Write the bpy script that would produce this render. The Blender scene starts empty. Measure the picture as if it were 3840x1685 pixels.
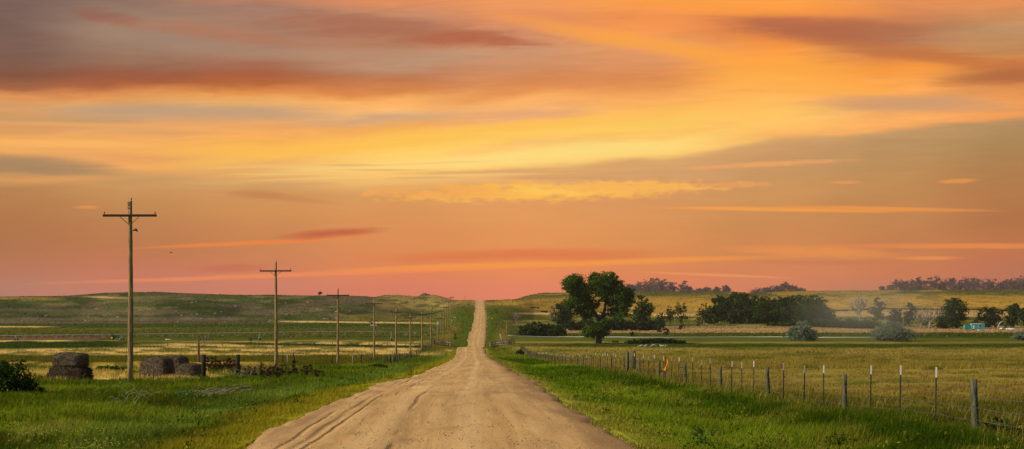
import bpy, bmesh, math, random
import numpy as np
from mathutils import Vector, Matrix, Euler

# ------------------------------------------------------------------ camera, world, sun
sc = bpy.context.scene
COL = sc.collection
F, VX, HY = 6000.0, 1825.0, 1150.0          # focal length and vanishing point, in photo pixels (3840 wide)
cam_d = bpy.data.cameras.new('camera'); cam = bpy.data.objects.new('camera', cam_d); COL.objects.link(cam)
cam_d.sensor_width = 36; cam_d.lens = F/3840*36
cam_d.shift_x = (1920-VX)/3840; cam_d.shift_y = (HY-842.5)/3840
cam_d.clip_start = .1; cam_d.clip_end = 20000
cam.location = (0, 0, 0); cam.rotation_euler = (math.pi/2, 0, 0)
sc.camera = cam

SUN_FROM = Vector((-0.80, -0.18, 0.56)).normalized()
sun_d = bpy.data.lights.new('sun', 'SUN'); sun = bpy.data.objects.new('sun', sun_d); COL.objects.link(sun)
sun_d.energy = 4.2; sun_d.angle = math.radians(.5); sun_d.color = (1.0, .87, .66)
sun.rotation_euler = (-SUN_FROM).to_track_quat('-Z', 'Y').to_euler()
sc.view_settings.view_transform = 'Standard'; sc.view_settings.look = 'None'
sc.view_settings.exposure = 0; sc.view_settings.gamma = 1
sc.cycles.max_bounces = 6; sc.cycles.volume_bounces = 0
sc.cycles.transparent_max_bounces = 8

def linb(c): return lin((c[0], c[1], c[2]*.97))
def lin(c):
    return tuple(((v/255)/12.92 if v/255 <= .04045 else ((v/255+.055)/1.055)**2.4) for v in c)
def linK(c, k=1.0):
    return tuple(v*k for v in lin(c))

# ---- node helpers
class NT:
    def __init__(s, tree): s.t = tree; s.n = tree.nodes; s.l = tree.links
    def new(s, typ, **kw):
        nd = s.n.new(typ)
        for k, v in kw.items(): setattr(nd, k, v)
        return nd
    def put(s, sock, v):
        if isinstance(v, bpy.types.NodeSocket): s.l.new(v, sock)
        elif isinstance(v, (tuple, list)):
            sock.default_value = tuple(v) if len(v) == len(sock.default_value) else (*v, 1)
        else: sock.default_value = v
    def m(s, op, a, b=0.0, c=None, clamp=False):
        nd = s.n.new('ShaderNodeMath'); nd.operation = op; nd.use_clamp = clamp
        s.put(nd.inputs[0], a); s.put(nd.inputs[1], b)
        if c is not None: s.put(nd.inputs[2], c)
        return nd.outputs[0]
    def mix(s, f, a, b, blend='MIX'):
        nd = s.n.new('ShaderNodeMix'); nd.data_type = 'RGBA'; nd.blend_type = blend
        s.put(nd.inputs[0], f); s.put(nd.inputs[6], a); s.put(nd.inputs[7], b)
        return nd.outputs[2]
    def noise(s, vec, scale=1, detail=4, rough=.5, dist=0):
        nd = s.n.new('ShaderNodeTexNoise'); nd.inputs['Scale'].default_value = scale
        nd.inputs['Detail'].default_value = detail; nd.inputs['Roughness'].default_value = rough
        nd.inputs['Distortion'].default_value = dist
        if vec is not None: s.l.new(vec, nd.inputs['Vector'])
        return nd.outputs[0]
    def ramp(s, fac, stops, interp='LINEAR'):
        nd = s.n.new('ShaderNodeValToRGB'); cr = nd.color_ramp; cr.interpolation = interp
        s.put(nd.inputs[0], fac)
        while len(cr.elements) < len(stops): cr.elements.new(.5)
        for e, (p, c) in zip(cr.elements, stops):
            e.position = p; e.color = (*c, 1) if len(c) == 3 else c
        return nd.outputs[0]
    def mr(s, v, a, b, c=0, d=1, smooth=True):
        nd = s.n.new('ShaderNodeMapRange'); nd.interpolation_type = 'SMOOTHSTEP' if smooth else 'LINEAR'
        s.put(nd.inputs[0], v)
        for i, q in enumerate((a, b, c, d)): nd.inputs[i+1].default_value = q
        return nd.outputs[0]
    def comb(s, x, y, z=0.0):
        nd = s.n.new('ShaderNodeCombineXYZ'); s.put(nd.inputs[0], x); s.put(nd.inputs[1], y); s.put(nd.inputs[2], z)
        return nd.outputs[0]

# ---- sunset sky: colours by compass direction and elevation, clouds as soft streaks
world = bpy.data.worlds.new('World'); sc.world = world; world.use_nodes = True
world.node_tree.nodes.clear()
W = NT(world.node_tree)
tc = W.new('ShaderNodeTexCoord'); sep = W.new('ShaderNodeSeparateXYZ'); W.l.new(tc.outputs['Generated'], sep.inputs[0])
dx, dy, dz = sep.outputs
dyc = W.m('MAXIMUM', dy, .05)
az = W.m('DIVIDE', dx, dyc); el = W.m('DIVIDE', dz, dyc)
# degrees-like sky coordinates: U to the right, V down from the top of the cloud deck
U = W.m('MULTIPLY_ADD', az, 6.0, 1.825)            # thousand units
V = W.m('MULTIPLY_ADD', el, -6.0, 1.150)
base = W.comb(U, V)
def st(ux, vy, seed): return W.comb(W.m('MULTIPLY', U, ux), W.m('MULTIPLY', V, vy), seed)
nA = W.noise(st(.9, 3.0, 1.3), 1, 3, .5)
nB = W.noise(st(1.6, 9, 7.7), 1, 4, .55)
nC = W.noise(W.comb(W.m('MULTIPLY', U, 2.6), W.m('MULTIPLY', W.m('MULTIPLY_ADD', U, .035, V), 26), 4.1), 1, 6, .62, .9)
nD = W.noise(st(14, 40, 2.1), 1, 5, .6)
Vw = W.m('ADD', W.m('ADD', V, W.m('MULTIPLY_ADD', nA, .06, -.03)), W.m('MULTIPLY_ADD', nB, .05, -.025))
Vw = W.m('ADD', Vw, W.m('MULTIPLY_ADD', nD, .008, -.004))
Uw = W.m('ADD', U, W.m('MULTIPLY_ADD', nA, .3, -.15))
E_TAB = [(-1500, 690), (0, 690), (700, 700), (1300, 697), (1700, 662), (2000, 622), (2200, 607), (2500, 590), (2700, 557),
         (2900, 520), (3300, 482), (3840, 437), (5500, 350)]
def E_of(x): return np.interp(x, [a for a, b in E_TAB], [b for a, b in E_TAB])
def w_of(y): return np.interp(y, [80, 380, 680, 1050], [0, 1, 1, 0])
def warp(x, y): return y - (E_of(x) - 560)*w_of(y)
def curve01(inp, pts, lo_x, hi_x, lo_y, hi_y):     # piecewise-linear lookup by a ramp
    t = W.mr(inp, lo_x, hi_x, 0, 1, False)
    r = W.ramp(t, [((a-lo_x)/(hi_x-lo_x), ((b-lo_y)/(hi_y-lo_y),)*3) for a, b in pts])
    return W.m('MULTIPLY_ADD', r, hi_y-lo_y, lo_y)
Eu = curve01(U, [(a/1000, b/1000) for a, b in E_TAB], -1.5, 5.5, .3, .75)
wv = curve01(V, [(.08, 0), (.38, 1), (.68, 1), (1.05, 0)], 0, 1.2, 0, 1)
Vs = W.m('SUBTRACT', Vw, W.m('MULTIPLY', W.m('SUBTRACT', Eu, .56), wv))
COLS = {
 0: [(-300,(120,90,80)),(0,(122,98,92)),(80,(121,95,88)),(200,(124,90,78)),(270,(135,86,66)),(318,(170,105,70)),(345,(222,145,85)),(390,(214,155,102)),(450,(214,154,100)),(500,(226,158,94)),(530,(242,172,95)),(570,(240,170,98)),(600,(205,150,98)),(640,(170,132,95)),(675,(215,152,92)),(705,(185,132,84)),(760,(184,126,78)),(850,(180,118,74)),(940,(178,114,76)),(1020,(182,114,84)),(1110,(180,118,100)),(1200,(180,118,100))],
 480: [(-300,(140,105,90)),(0,(142,112,100)),(100,(160,130,112)),(170,(160,128,108)),(220,(152,110,90)),(270,(155,92,68)),(330,(168,94,60)),(358,(215,135,78)),(385,(228,160,95)),(420,(198,158,122)),(460,(208,155,112)),(510,(236,165,96)),(545,(244,174,98)),(580,(232,162,98)),(625,(240,168,98)),(660,(196,148,98)),(700,(204,148,92)),(760,(196,138,84)),(850,(192,128,80)),(940,(192,120,78)),(1020,(198,116,86)),(1110,(198,120,98)),(1200,(198,120,98))],
 960: [(-300,(200,130,100)),(0,(192,130,104)),(40,(165,128,112)),(90,(170,126,105)),(170,(176,132,110)),(225,(168,112,88)),(270,(170,96,66)),(330,(184,104,60)),(362,(230,148,80)),(385,(242,175,102)),(425,(208,165,128)),(470,(235,165,102)),(520,(252,178,92)),(560,(255,188,86)),(600,(240,178,104)),(650,(232,172,102)),(690,(214,162,104)),(720,(208,150,94)),(780,(212,148,88)),(850,(208,138,84)),(940,(206,130,82)),(1010,(212,124,84)),(1060,(212,124,98)),(1110,(206,120,98)),(1200,(206,120,98))],
 1440: [(-300,(225,140,90)),(0,(222,140,96)),(50,(196,138,108)),(100,(180,122,96)),(170,(186,128,98)),(230,(190,150,122)),(280,(190,120,84)),(340,(212,130,72)),(375,(250,175,98)),(415,(252,184,112)),(445,(212,168,130)),(480,(245,172,90)),(530,(255,196,84)),(570,(255,206,108)),(620,(255,204,112)),(660,(246,190,110)),(695,(232,176,106)),(725,(222,158,96)),(790,(222,150,90)),(870,(222,144,86)),(950,(226,138,82)),(1020,(230,130,84)),(1080,(226,124,94)),(1130,(224,122,96)),(1200,(224,122,96))],
 1920: [(-300,(235,145,90)),(0,(238,152,94)),(60,(228,144,98)),(110,(212,142,104)),(190,(206,150,116)),(240,(206,145,108)),(300,(216,138,88)),(345,(228,146,84)),(375,(254,180,106)),(430,(240,174,118)),(470,(254,186,92)),(505,(255,202,92)),(535,(252,192,110)),(575,(255,218,126)),(615,(255,210,116)),(650,(232,174,112)),(690,(224,162,104)),(740,(228,158,98)),(800,(228,154,92)),(870,(228,148,86)),(950,(230,142,80)),(1020,(236,136,82)),(1080,(236,132,92)),(1130,(234,128,98)),(1200,(234,128,98))],
 2400: [(-300,(245,150,80)),(0,(252,160,80)),(60,(242,148,84)),(120,(246,152,84)),(170,(232,156,100)),(230,(224,150,102)),(290,(222,140,86)),(330,(238,156,88)),(370,(252,176,98)),(420,(254,184,98)),(470,(255,204,98)),(510,(255,198,106)),(545,(255,220,126)),(585,(255,206,114)),(610,(218,166,110)),(660,(214,160,108)),(740,(220,152,98)),(820,(222,150,90)),(880,(222,146,84)),(960,(224,140,80)),(1030,(230,132,82)),(1090,(232,128,90)),(1200,(232,128,90))],
 2880: [(-300,(250,160,80)),(0,(252,160,78)),(60,(228,134,72)),(110,(205,118,68)),(160,(240,146,68)),(220,(255,164,70)),(280,(255,174,76)),(340,(255,178,88)),(400,(255,186,98)),(450,(255,198,104)),(490,(255,190,104)),(515,(250,180,102)),(530,(212,160,106)),(580,(204,152,104)),(660,(202,150,98)),(740,(208,148,90)),(830,(208,142,86)),(900,(212,138,82)),(960,(214,136,82)),(1030,(218,130,84)),(1090,(218,126,88)),(1200,(218,126,88))],
 3360: [(-300,(235,150,90)),(0,(232,146,90)),(60,(214,136,90)),(110,(180,118,82)),(160,(186,128,92)),(210,(210,130,74)),(260,(244,150,62)),(310,(250,164,80)),(345,(250,168,92)),(385,(224,162,108)),(420,(244,168,98)),(455,(254,178,102)),(475,(244,168,98)),(488,(196,152,106)),(560,(188,146,98)),(650,(192,142,90)),(740,(196,138,84)),(830,(196,132,80)),(900,(198,126,78)),(960,(206,126,78)),(1030,(206,120,80)),(1090,(200,116,84)),(1200,(200,116,84))],
 3840: [(-300,(230,150,95)),(0,(230,144,88)),(60,(212,146,96)),(120,(196,148,108)),(190,(196,140,92)),(240,(218,134,72)),(280,(190,118,72)),(320,(214,136,78)),(370,(240,158,90)),(420,(248,164,94)),(432,(242,160,92)),(445,(184,146,104)),(540,(176,138,92)),(650,(182,130,82)),(740,(184,124,76)),(830,(178,114,70)),(900,(190,116,70)),(960,(196,116,76)),(1040,(190,112,84)),(1100,(184,108,82)),(1200,(184,108,82))],
}
vals = None; prev = None
VL, VH = -.9, 1.6
tV = W.mr(Vs, VL, VH, 0, 1, False)
for x in sorted(COLS):
    stops = []
    for y, c in COLS[x]:
        p = (float(warp(x, y))/1000-VL)/(VH-VL)
        stops.append((p, linb(c)))
    r = W.ramp(tV, stops[:32])
    if vals is None: vals = r
    else:
        f = W.mr(Uw, prev/1000, x/1000, 0, 1, True)
        vals = W.mix(f, vals, r)
    prev = x
skyc = vals
# fine streak modulation
nE = W.noise(W.comb(W.m('MULTIPLY', U, 5), W.m('MULTIPLY', W.m('MULTIPLY_ADD', nA, .08, V), 75), 3.3), 1, 5, .65, .8)
streak = W.m('ADD', W.m('MULTIPLY_ADD', nC, .34, .83), W.m('MULTIPLY_ADD', nE, .16, -.08))
skyc = W.mix(W.mr(V, .95, .4, .12, .9), skyc, W.mix(1.0, skyc, W.comb(streak, streak, streak), 'MULTIPLY'))
soft = W.m('MULTIPLY_ADD', W.noise(st(1.4, 5, 9.3), 1, 4, .5), .24, .88)
skyc = W.mix(.8, skyc, W.mix(1.0, skyc, W.comb(soft, W.m('POWER', soft, 1.3), W.m('POWER', soft, 1.6)), 'MULTIPLY'))
nS = W.m('SUBTRACT', nB, .5); nF = W.m('SUBTRACT', nC, .5); nP = W.m('SUBTRACT', nD, .5)
STROKES = [  # u, v, half length, half thickness, slope, curve, colour, strength, breakup, puffiness
 (400,62,150,34,.18,0,(150,92,76),.6,1.1,.4),(760,122,430,34,.10,0,(184,114,86),.42,1.3,.4),
 (1450,105,540,46,.08,0,(170,106,84),.66,1.1,.5),(1790,148,300,44,.02,0,(180,102,74),.8,1,.5),
 (1320,205,500,26,.0,0,(186,148,124),.5,.6,0),(650,160,520,36,.12,0,(162,134,116),.5,.6,0),
 (3070,108,420,52,.06,0,(176,104,76),.85,.7,0),(3480,205,480,42,.14,0,(192,112,66),.7,.8,0),
 (2640,205,800,40,.19,0,(255,166,70),.75,.5,0),(3080,330,420,36,.12,0,(255,176,78),.6,.5,0),
 (3830,286,330,30,-.08,0,(176,104,62),.7,.7,0),(2850,25,500,40,.03,0,(255,158,66),.6,.6,0),
 (1650,508,1150,28,-.105,0,(255,196,88),.62,.9,0),(900,562,560,22,-.02,0,(255,188,84),.5,1,0),
 (2350,472,800,22,-.10,0,(255,202,98),.5,.9,0),(1900,592,950,30,-.06,0,(255,220,134),.6,1.1,0),
 (1450,650,600,20,-.02,0,(252,200,118),.4,1.5,0),(1480,682,800,13,.0,0,(240,186,116),.45,1.6,0),
 (2040,640,430,14,-.03,0,(226,170,112),.7,1.2,0),(1700,650,240,8,.0,0,(226,170,108),.7,1.2,0),
 (3420,388,420,32,.03,0,(210,156,114),.85,.5,0),(2000,428,300,18,-.03,0,(226,164,118),.6,.6,0),
 (150,622,360,36,.08,0,(164,132,98),.75,.6,0),(330,668,300,12,-.03,0,(226,158,96),.6,.8,0),
 (700,424,560,26,.02,0,(192,158,128),.65,.7,0),(200,448,330,20,.02,0,(200,156,108),.6,.8,0),
 (420,470,640,10,.03,0,(240,170,98),.6,.9,0),(640,500,300,13,.0,0,(214,156,104),.5,.9,0),(230,540,420,16,.02,0,(254,184,102),.6,.6,0),
 (2080,716,580,36,-.035,0,(255,190,80),1.0,.6,2.2),(2200,708,330,20,-.03,0,(255,204,96),.9,.6,2.4),(1650,722,300,22,.0,0,(246,170,88),.8,.8,2.8),(2350,702,330,24,.0,0,(250,178,90),.85,.6,2.8),
 (2850,618,360,11,-.05,0,(240,166,104),.8,.6,1.2),(2760,692,150,12,.0,0,(238,160,92),.8,.6,1.8),(3170,684,60,8,0,0,(236,156,90),.8,.5,1.2),
 (3590,680,80,10,-.04,0,(236,150,78),.85,.5,.8),
 (2920,786,460,9,.02,0,(250,160,74),.9,.5,.2),(3300,784,420,9,.02,0,(240,150,72),.85,.5,.2),
 (950,912,470,9,-.045,0,(238,132,62),.9,.3,.2),(1250,877,200,18,-.07,0,(198,92,58),.85,.6,.6),(325,778,50,8,0,0,(228,146,78),.8,.4,.3),
 (970,730,120,16,.05,0,(196,124,80),.6,.5,.4),(1120,750,160,14,.1,0,(204,130,82),.5,.5,.4),
 (2150,986,850,13,-.03,0,(252,156,60),.8,.5,.2),(1150,1030,1000,10,-.035,0,(248,140,82),.8,.5,.2),(1800,1000,600,11,-.03,0,(252,150,62),.7,.4,.2),
 (1950,958,620,26,-.02,0,(224,112,64),.65,.6,.3),(850,1008,160,16,-.02,0,(196,102,76),.6,.5,.3),
 (3050,942,350,22,.03,0,(238,146,74),.75,.6,.5),(3700,922,600,12,.0,0,(236,140,72),.8,.5,.3),(3480,968,130,8,0,0,(240,146,76),.8,.4,.4),
 (2680,1032,300,6,.04,0,(244,154,86),.8,.3,.1),(3100,985,320,10,0,0,(206,112,76),.5,.6,.3)]
_g = random.Random(21)
for _i in range(16):
    u_ = _g.uniform(950, 2150); STROKES.append((u_, _g.uniform(618, 700)-(u_-950)*.02, _g.uniform(110, 300), _g.uniform(3.5, 7), _g.uniform(-.05, .01), 0, ((246, 200, 124), (212, 156, 102))[_i % 2], _g.uniform(.35, .6), .45, 0))
for (u0, v0, L, T, k, c2, colr, stg, brk, puff) in STROKES:
    a = W.m('MULTIPLY', W.m('SUBTRACT', U, u0/1000), 1000/L)
    b = W.m('MULTIPLY', W.m('SUBTRACT', W.m('SUBTRACT', V, v0/1000), W.m('MULTIPLY', a, k*L/1000)), 1000/T)
    b = W.m('MULTIPLY_ADD', nS, brk*2.2, b)
    d2 = W.m('MULTIPLY_ADD', b, b, W.m('MULTIPLY', a, a))
    d2 = W.m('MULTIPLY_ADD', nF, brk*2.2, d2)
    if puff: d2 = W.m('MULTIPLY_ADD', nP, puff*1.6, d2)
    f = W.m('MULTIPLY', W.mr(d2, 1.5, -.35, 0, 1), stg*1.12, clamp=True)
    skyc = W.mix(f, skyc, linb(colr))
grain = None
# away from the sunset the sky turns to an ordinary dusk blue
nish = W.new('ShaderNodeTexSky', sky_type='NISHITA'); nish.sun_disc = False
nish.sun_elevation = math.asin(SUN_FROM.z); nish.sun_rotation = math.atan2(SUN_FROM.x, SUN_FROM.y)
bgN = W.new('ShaderNodeBackground'); W.l.new(nish.outputs[0], bgN.inputs[0]); bgN.inputs[1].default_value = .08
bgS = W.new('ShaderNodeBackground'); W.l.new(skyc, bgS.inputs[0]); bgS.inputs[1].default_value = 1.0
mask = W.m('MULTIPLY', W.m('MULTIPLY', W.mr(dz, .55, .28), W.mr(dy, .3, .7)), 1.0)
mxs = W.new('ShaderNodeMixShader'); W.l.new(mask, mxs.inputs[0]); W.l.new(bgN.outputs[0], mxs.inputs[1]); W.l.new(bgS.outputs[0], mxs.inputs[2])
wo = W.new('ShaderNodeOutputWorld'); W.l.new(mxs.outputs[0], wo.inputs[0])

# ------------------------------------------------------------------ numpy noise and helpers
rng = np.random.default_rng(7); R = random.Random(11)
_perm = np.random.default_rng(3).random((512, 512))
def vnoise(x, y):
    x = np.asarray(x, float); y = np.asarray(y, float)
    xi = np.floor(x).astype(int); yi = np.floor(y).astype(int)
    fx = x-xi; fy = y-yi; fx = fx*fx*(3-2*fx); fy = fy*fy*(3-2*fy)
    g = lambda a, b: _perm[a & 511, b & 511]
    return (g(xi, yi)*(1-fx)+g(xi+1, yi)*fx)*(1-fy)+(g(xi, yi+1)*(1-fx)+g(xi+1, yi+1)*fx)*fy
def fbm(x, y, o=4):
    s = 0; a = .5; t = 0
    for i in range(o):
        s = s+a*vnoise(x*2**i+i*17.3, y*2**i+i*31.7); t += a; a *= .5
    return s/t
def sst(x, a, b):
    t = np.clip((x-a)/(b-a), 0, 1); return t*t*(3-2*t)

# ------------------------------------------------------------------ terrain (heights relative to the eye)
RD = [(-60,-1.6),(0,-2.0),(29.4,-2.62),(52.7,-3.07),(90,-4.1),(123,-5.1),(205,-7.2),(270,-9.0),(318,-10.25),(332,-10.42),(378,-10.75),(405,-10.55),(420,-10.7),(445,-12.0),(520,-15.2),
      (580,-15.6),(600,-15.1),(640,-13.65),(672,-12.1),(700,-11.5),(720,-11.25),(742,-12.4),(775,-10.6),(860,-8.5),(905,-6.6),(950,-4.5),(972,-3.6),(1000,-4.7),(1030,-3.5),(1100,-1.7),(1180,1.6),(1225,4.2),(1250,4.9),(1300,4.6),(1500,-4),(2500,-20),(9000,-40)]
_ry = np.array([a for a, b in RD], float); _rz = np.array([b for a, b in RD], float)
_dy = np.linspace(-60, 3000, 3061); _dzr = np.interp(_dy, _ry, _rz); _k = np.hanning(17); _k /= _k.sum()
_pad = np.pad(_dzr, 8, mode='edge'); _dzs = np.convolve(_pad, _k, 'valid')
def road_z(Y): return np.where(Y < 3000, np.interp(Y, _dy, _dzs), np.interp(Y, _ry, _rz))
def road_x(Y): return np.interp(Y, [-60, 29.4, 52.7, 205, 326, 415, 626, 740, 980, 1234, 4000], [-.2, -.83, -1.19, -1.75, -3.0, -4.0, -3.9, -3.55, -3.7, -5.0, -9])
def side_z(X, Y):
    l = np.interp(Y, [-60,20,60,90,151,214,283,351,420,493,571,700,850,1000,1180,1400], [-2,-2.75,-3.55,-4.3,-5.85,-7.8,-9.6,-11.3,-12.9,-12.9,-13,-13.6,-13.3,-12.4,-11.3,-10.5])
    r = np.interp(Y, [-60,20,60,90,151,214,283,351,420,493,563,700,867,1000,1150,1300], [-2,-2.6,-3.5,-4.3,-5.9,-7.9,-9.7,-11.3,-12.8,-13,-13,-13.1,-12.9,-11.2,-9.6,-8.6])
    s = sst(X, -10, 6); return l*(1-s)+r*s
T1 = [(-1500,1118),(-400,1108),(0,1113),(250,1111),(400,1099),(570,1095),(700,1101),(820,1105),(950,1108),(1000,1106),(1100,1109),(1200,1110),(1290,1109),(1370,1112),(1420,1118),(1483,1136),(1568,1157),(1640,1178),(1720,1230),(9000,1300)]
T2 = [(-9000,1130),(1200,1122),(1330,1118),(1407,1114),(1450,1108),(1500,1108),(1560,1112),(1620,1107),(1700,1115),(1750,1125),(1783,1129),(1818,1129),(1860,1119),(1900,1110),(1950,1104),(2000,1101),(2130,1097),(2250,1094),(2500,1093),(2600,1097),(2660,1093),(2760,1096),(2830,1102),(2940,1093),(3160,1091),(3300,1090),(3500,1088),(3840,1088),(6000,1095)]
tabx = lambda T: [a for a, b in T]
taby = lambda T: [b for a, b in T]
def terrain(X, Y, cut=True):
    X = np.asarray(X, float); Y = np.asarray(Y, float)
    px = VX+F*X/np.maximum(Y, 40)
    fl = side_z(X, Y)
    out = fl
    for T, Yc, Y0, amp in ((T1, np.full_like(px, 1540), np.full_like(px, 1150), 10),
                      (T2, np.interp(px, [1300,1600,1700,1783,1818,1900,2100,3840], [1760,1700,1500,1262,1262,1400,1560,1650]),
                       np.interp(px, [1300,1600,1700,1783,1818,1900,2000,2300], [1330,1250,800,640,640,850,1080,1200]), 4.0)):
        zc = (HY-np.interp(px, tabx(T), taby(T)))/F*Yc
        t = np.clip((Y-Y0)/(Yc-Y0), 0, 1)
        p = .45*t+.55*t*t*(3-2*t); p = np.where(t > .75, p*1.0, p)
        n = ((vnoise(X/66+5, Y/120+9)-.5)*1.7+(fbm(X/24+5, Y/40+9, 3)-.5)*.8)*amp*np.clip(t*3.5, 0, 1)*(1-t)**1.25*1.35 + (fbm(X/18, Y/26, 2)-.5)*.9*t
        h = fl*(1-p)+zc*p+n
        b = np.clip((Y-Yc)/700, 0, 1); h = h-(b*b*(3-2*b))*26
        out = np.maximum(out, h) if T is T1 else np.where(h > out, h, out)
    far = sst(Y, 2300, 3100); out = out*(1-far)+(-2)*far
    d = np.abs(X-road_x(Y))
    wide = np.interp(Y, [0, 400, 500, 900, 1300], [9, 12, 26, 34, 60])
    s = sst(d, 4.2, wide)
    rz = road_z(Y)
    far2 = sst(Y, 1300, 1700)
    s = s+(1-s)*far2
    out = rz*(1-s)+out*s
    # ditch beside the road and small roughness
    near = 1-sst(Y, 500, 800)
    out = out-.28*np.exp(-((d-6.6)/1.6)**2)*near + (fbm(X/6, Y/9, 3)-.5)*.45*sst(d, 4.3, 8)*near
    if cut: out = np.where(d < 3.75, np.minimum(out, rz-.16), out)
    return out
def gz(X, Y): return float(terrain(np.array([X]), np.array([Y]), False)[0])
def proj(X, Y, Z): return VX+F*X/Y, HY-F*Z/Y
_Ys = np.concatenate([np.arange(20, 700, 1.0), np.arange(700, 1800, 2.0)])
def hit(px, py):                                  # nearest ground point seen in that direction
    X = (px-VX)/F*_Ys; Z = terrain(X, _Ys, False); yy = HY-F*Z/_Ys
    i = np.argmax(yy <= py)
    if yy[i] > py: i = len(_Ys)-1
    return float(X[i]), float(_Ys[i]), float(Z[i])
def spot(px, Y): X = (px-VX)/F*Y; return X, Y, gz(X, Y)
def wallp(px, py, Y): return ((px-VX)/F*Y, Y, (HY-py)/F*Y)

# ------------------------------------------------------------------ meshes
def np_mesh(name, V_, Fc, mat, col=None, smooth=False, parent=None, link=True):
    """V_ (n,3), Fc (m,k) same-size faces or list of such arrays"""
    if not isinstance(Fc, list): Fc = [Fc]
    me = bpy.data.meshes.new(name); V_ = np.asarray(V_, np.float32)
    me.vertices.add(len(V_)); me.vertices.foreach_set('co', V_.ravel())
    tot = sum(f.size for f in Fc); nf = sum(len(f) for f in Fc)
    me.loops.add(tot); me.loops.foreach_set('vertex_index', np.concatenate([f.ravel() for f in Fc]).astype(np.int32))
    sizes = np.concatenate([np.full(len(f), f.shape[1]) for f in Fc]); st_ = np.concatenate([[0], np.cumsum(sizes)[:-1]])
    me.polygons.add(nf); me.polygons.foreach_set('loop_start', st_.astype(np.int32))
    if smooth: me.polygons.foreach_set('use_smooth', np.ones(nf, bool))
    if col is not None:
        a = me.color_attributes.new('Col', 'FLOAT_COLOR', 'POINT')
        c4 = np.ones((len(V_), 4), np.float32); c4[:, :3] = col; a.data.foreach_set('color', c4.ravel())
    me.update(calc_edges=True); me.validate()
    if isinstance(mat, list):
        for m_ in mat: me.materials.append(m_)
    elif mat: me.materials.append(mat)
    o = bpy.data.objects.new(name, me)
    if link: COL.objects.link(o)
    if parent: o.parent = parent
    return o
class MB:
    """collects simple shapes into one mesh"""
    def __init__(s): s.v = []; s.f = []
    def add(s, vs, fs):
        b = len(s.v); s.v += [tuple(v) for v in vs]; s.f += [tuple(i+b for i in f) for f in fs]
    def box(s, c, d, rz=0, taper=1, rx=0, ry=0, bev=0):
        M = Euler((rx, ry, rz)).to_matrix(); vs = []
        for z, tp in ((-.5, 1), (.5, taper)):
            for x, y in ((-.5, -.5), (.5, -.5), (.5, .5), (-.5, .5)):
                vs.append(Vector(c)+M @ Vector((x*d[0]*tp, y*d[1]*tp, z*d[2])))
        s.add(vs, [(3,2,1,0),(4,5,6,7),(0,1,5,4),(1,2,6,5),(2,3,7,6),(3,0,4,7)])
    def tube(s, pts, rad, n=8, wob=0, caps=True):
        pts = [Vector(p) for p in pts]; k = len(pts)
        if not isinstance(rad, (list, tuple)): rad = [rad]*k
        vs = []; up = Vector((0, 0, 1))
        for i, p in enumerate(pts):
            t = (pts[min(i+1, k-1)]-pts[max(i-1, 0)]).normalized()
            a = t.cross(up if abs(t.z) < .9 else Vector((0, 1, 0))).normalized(); b = t.cross(a)
            for j in range(n):
                an = 2*math.pi*j/n; r = rad[i]*(1+wob*(R.random()-.5))
                vs.append(p+a*math.cos(an)*r+b*math.sin(an)*r)
        fs = [(i*n+j, i*n+(j+1) % n, (i+1)*n+(j+1) % n, (i+1)*n+j) for i in range(k-1) for j in range(n)]
        if caps: fs += [tuple(range(n))[::-1], tuple((k-1)*n+j for j in range(n))]
        s.add(vs, fs)
    def disc(s, c, r, w, axis='x', n=20, r2=0):
        ax = {'x': Vector((1,0,0)), 'y': Vector((0,1,0)), 'z': Vector((0,0,1))}[axis]
        s.tube([Vector(c)-ax*w/2, Vector(c)-ax*w/2+ax*.001, Vector(c)+ax*w/2-ax*.001, Vector(c)+ax*w/2], [r*.86, r, r, r*.86], n)
    def prism(s, outline, y0, y1, sx=1):   # outline (x,z) extruded along y
        n = len(outline)
        vs = [(x, y0, z) for x, z in outline]+[(x, y1, z) for x, z in outline]
        s.add(vs, [tuple(range(n)), tuple(range(2*n-1, n-1, -1))]+[(i, i+n, (i+1) % n+n, (i+1) % n) for i in range(n)])
    def build(s, name, mat, parent=None, smooth=False, bevel=0, loc=None):
        me = bpy.data.meshes.new(name); me.from_pydata(s.v, [], s.f); me.update()
        if bevel or True:
            bm = bmesh.new(); bm.from_mesh(me); bmesh.ops.recalc_face_normals(bm, faces=bm.faces)
            if bevel:
                bmesh.ops.bevel(bm, geom=[e for e in bm.edges if e.is_manifold and e.calc_face_angle(0) > .6], offset=bevel, segments=2, affect='EDGES', profile=.6)
            bm.to_mesh(me); bm.free()
        if smooth:
            for p in me.polygons: p.use_smooth = True
        me.materials.append(mat)
        o = bpy.data.objects.new(name, me); COL.objects.link(o)
        if parent: o.parent = parent
        if loc is not None: o.location = loc
        return o
def tag(o, label, cat=None, group=None, kind=None):
    if label: o['label'] = label
    if cat: o['category'] = cat
    if group: o['group'] = group
    if kind: o['kind'] = kind
    return o
def thing(name, label, cat, loc=(0,0,0), rz=0, group=None):
    o = bpy.data.objects.new(name, None); COL.objects.link(o); o.empty_display_size = .3
    o.location = loc; o.rotation_euler = (0, 0, rz); return tag(o, label, cat, group)
def copy_tree(o, parent=None):
    c = o.copy(); COL.objects.link(c); c.parent = parent
    for ch in [x for x in COL.objects if x.parent == o]: copy_tree(ch, c)
    return c

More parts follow.
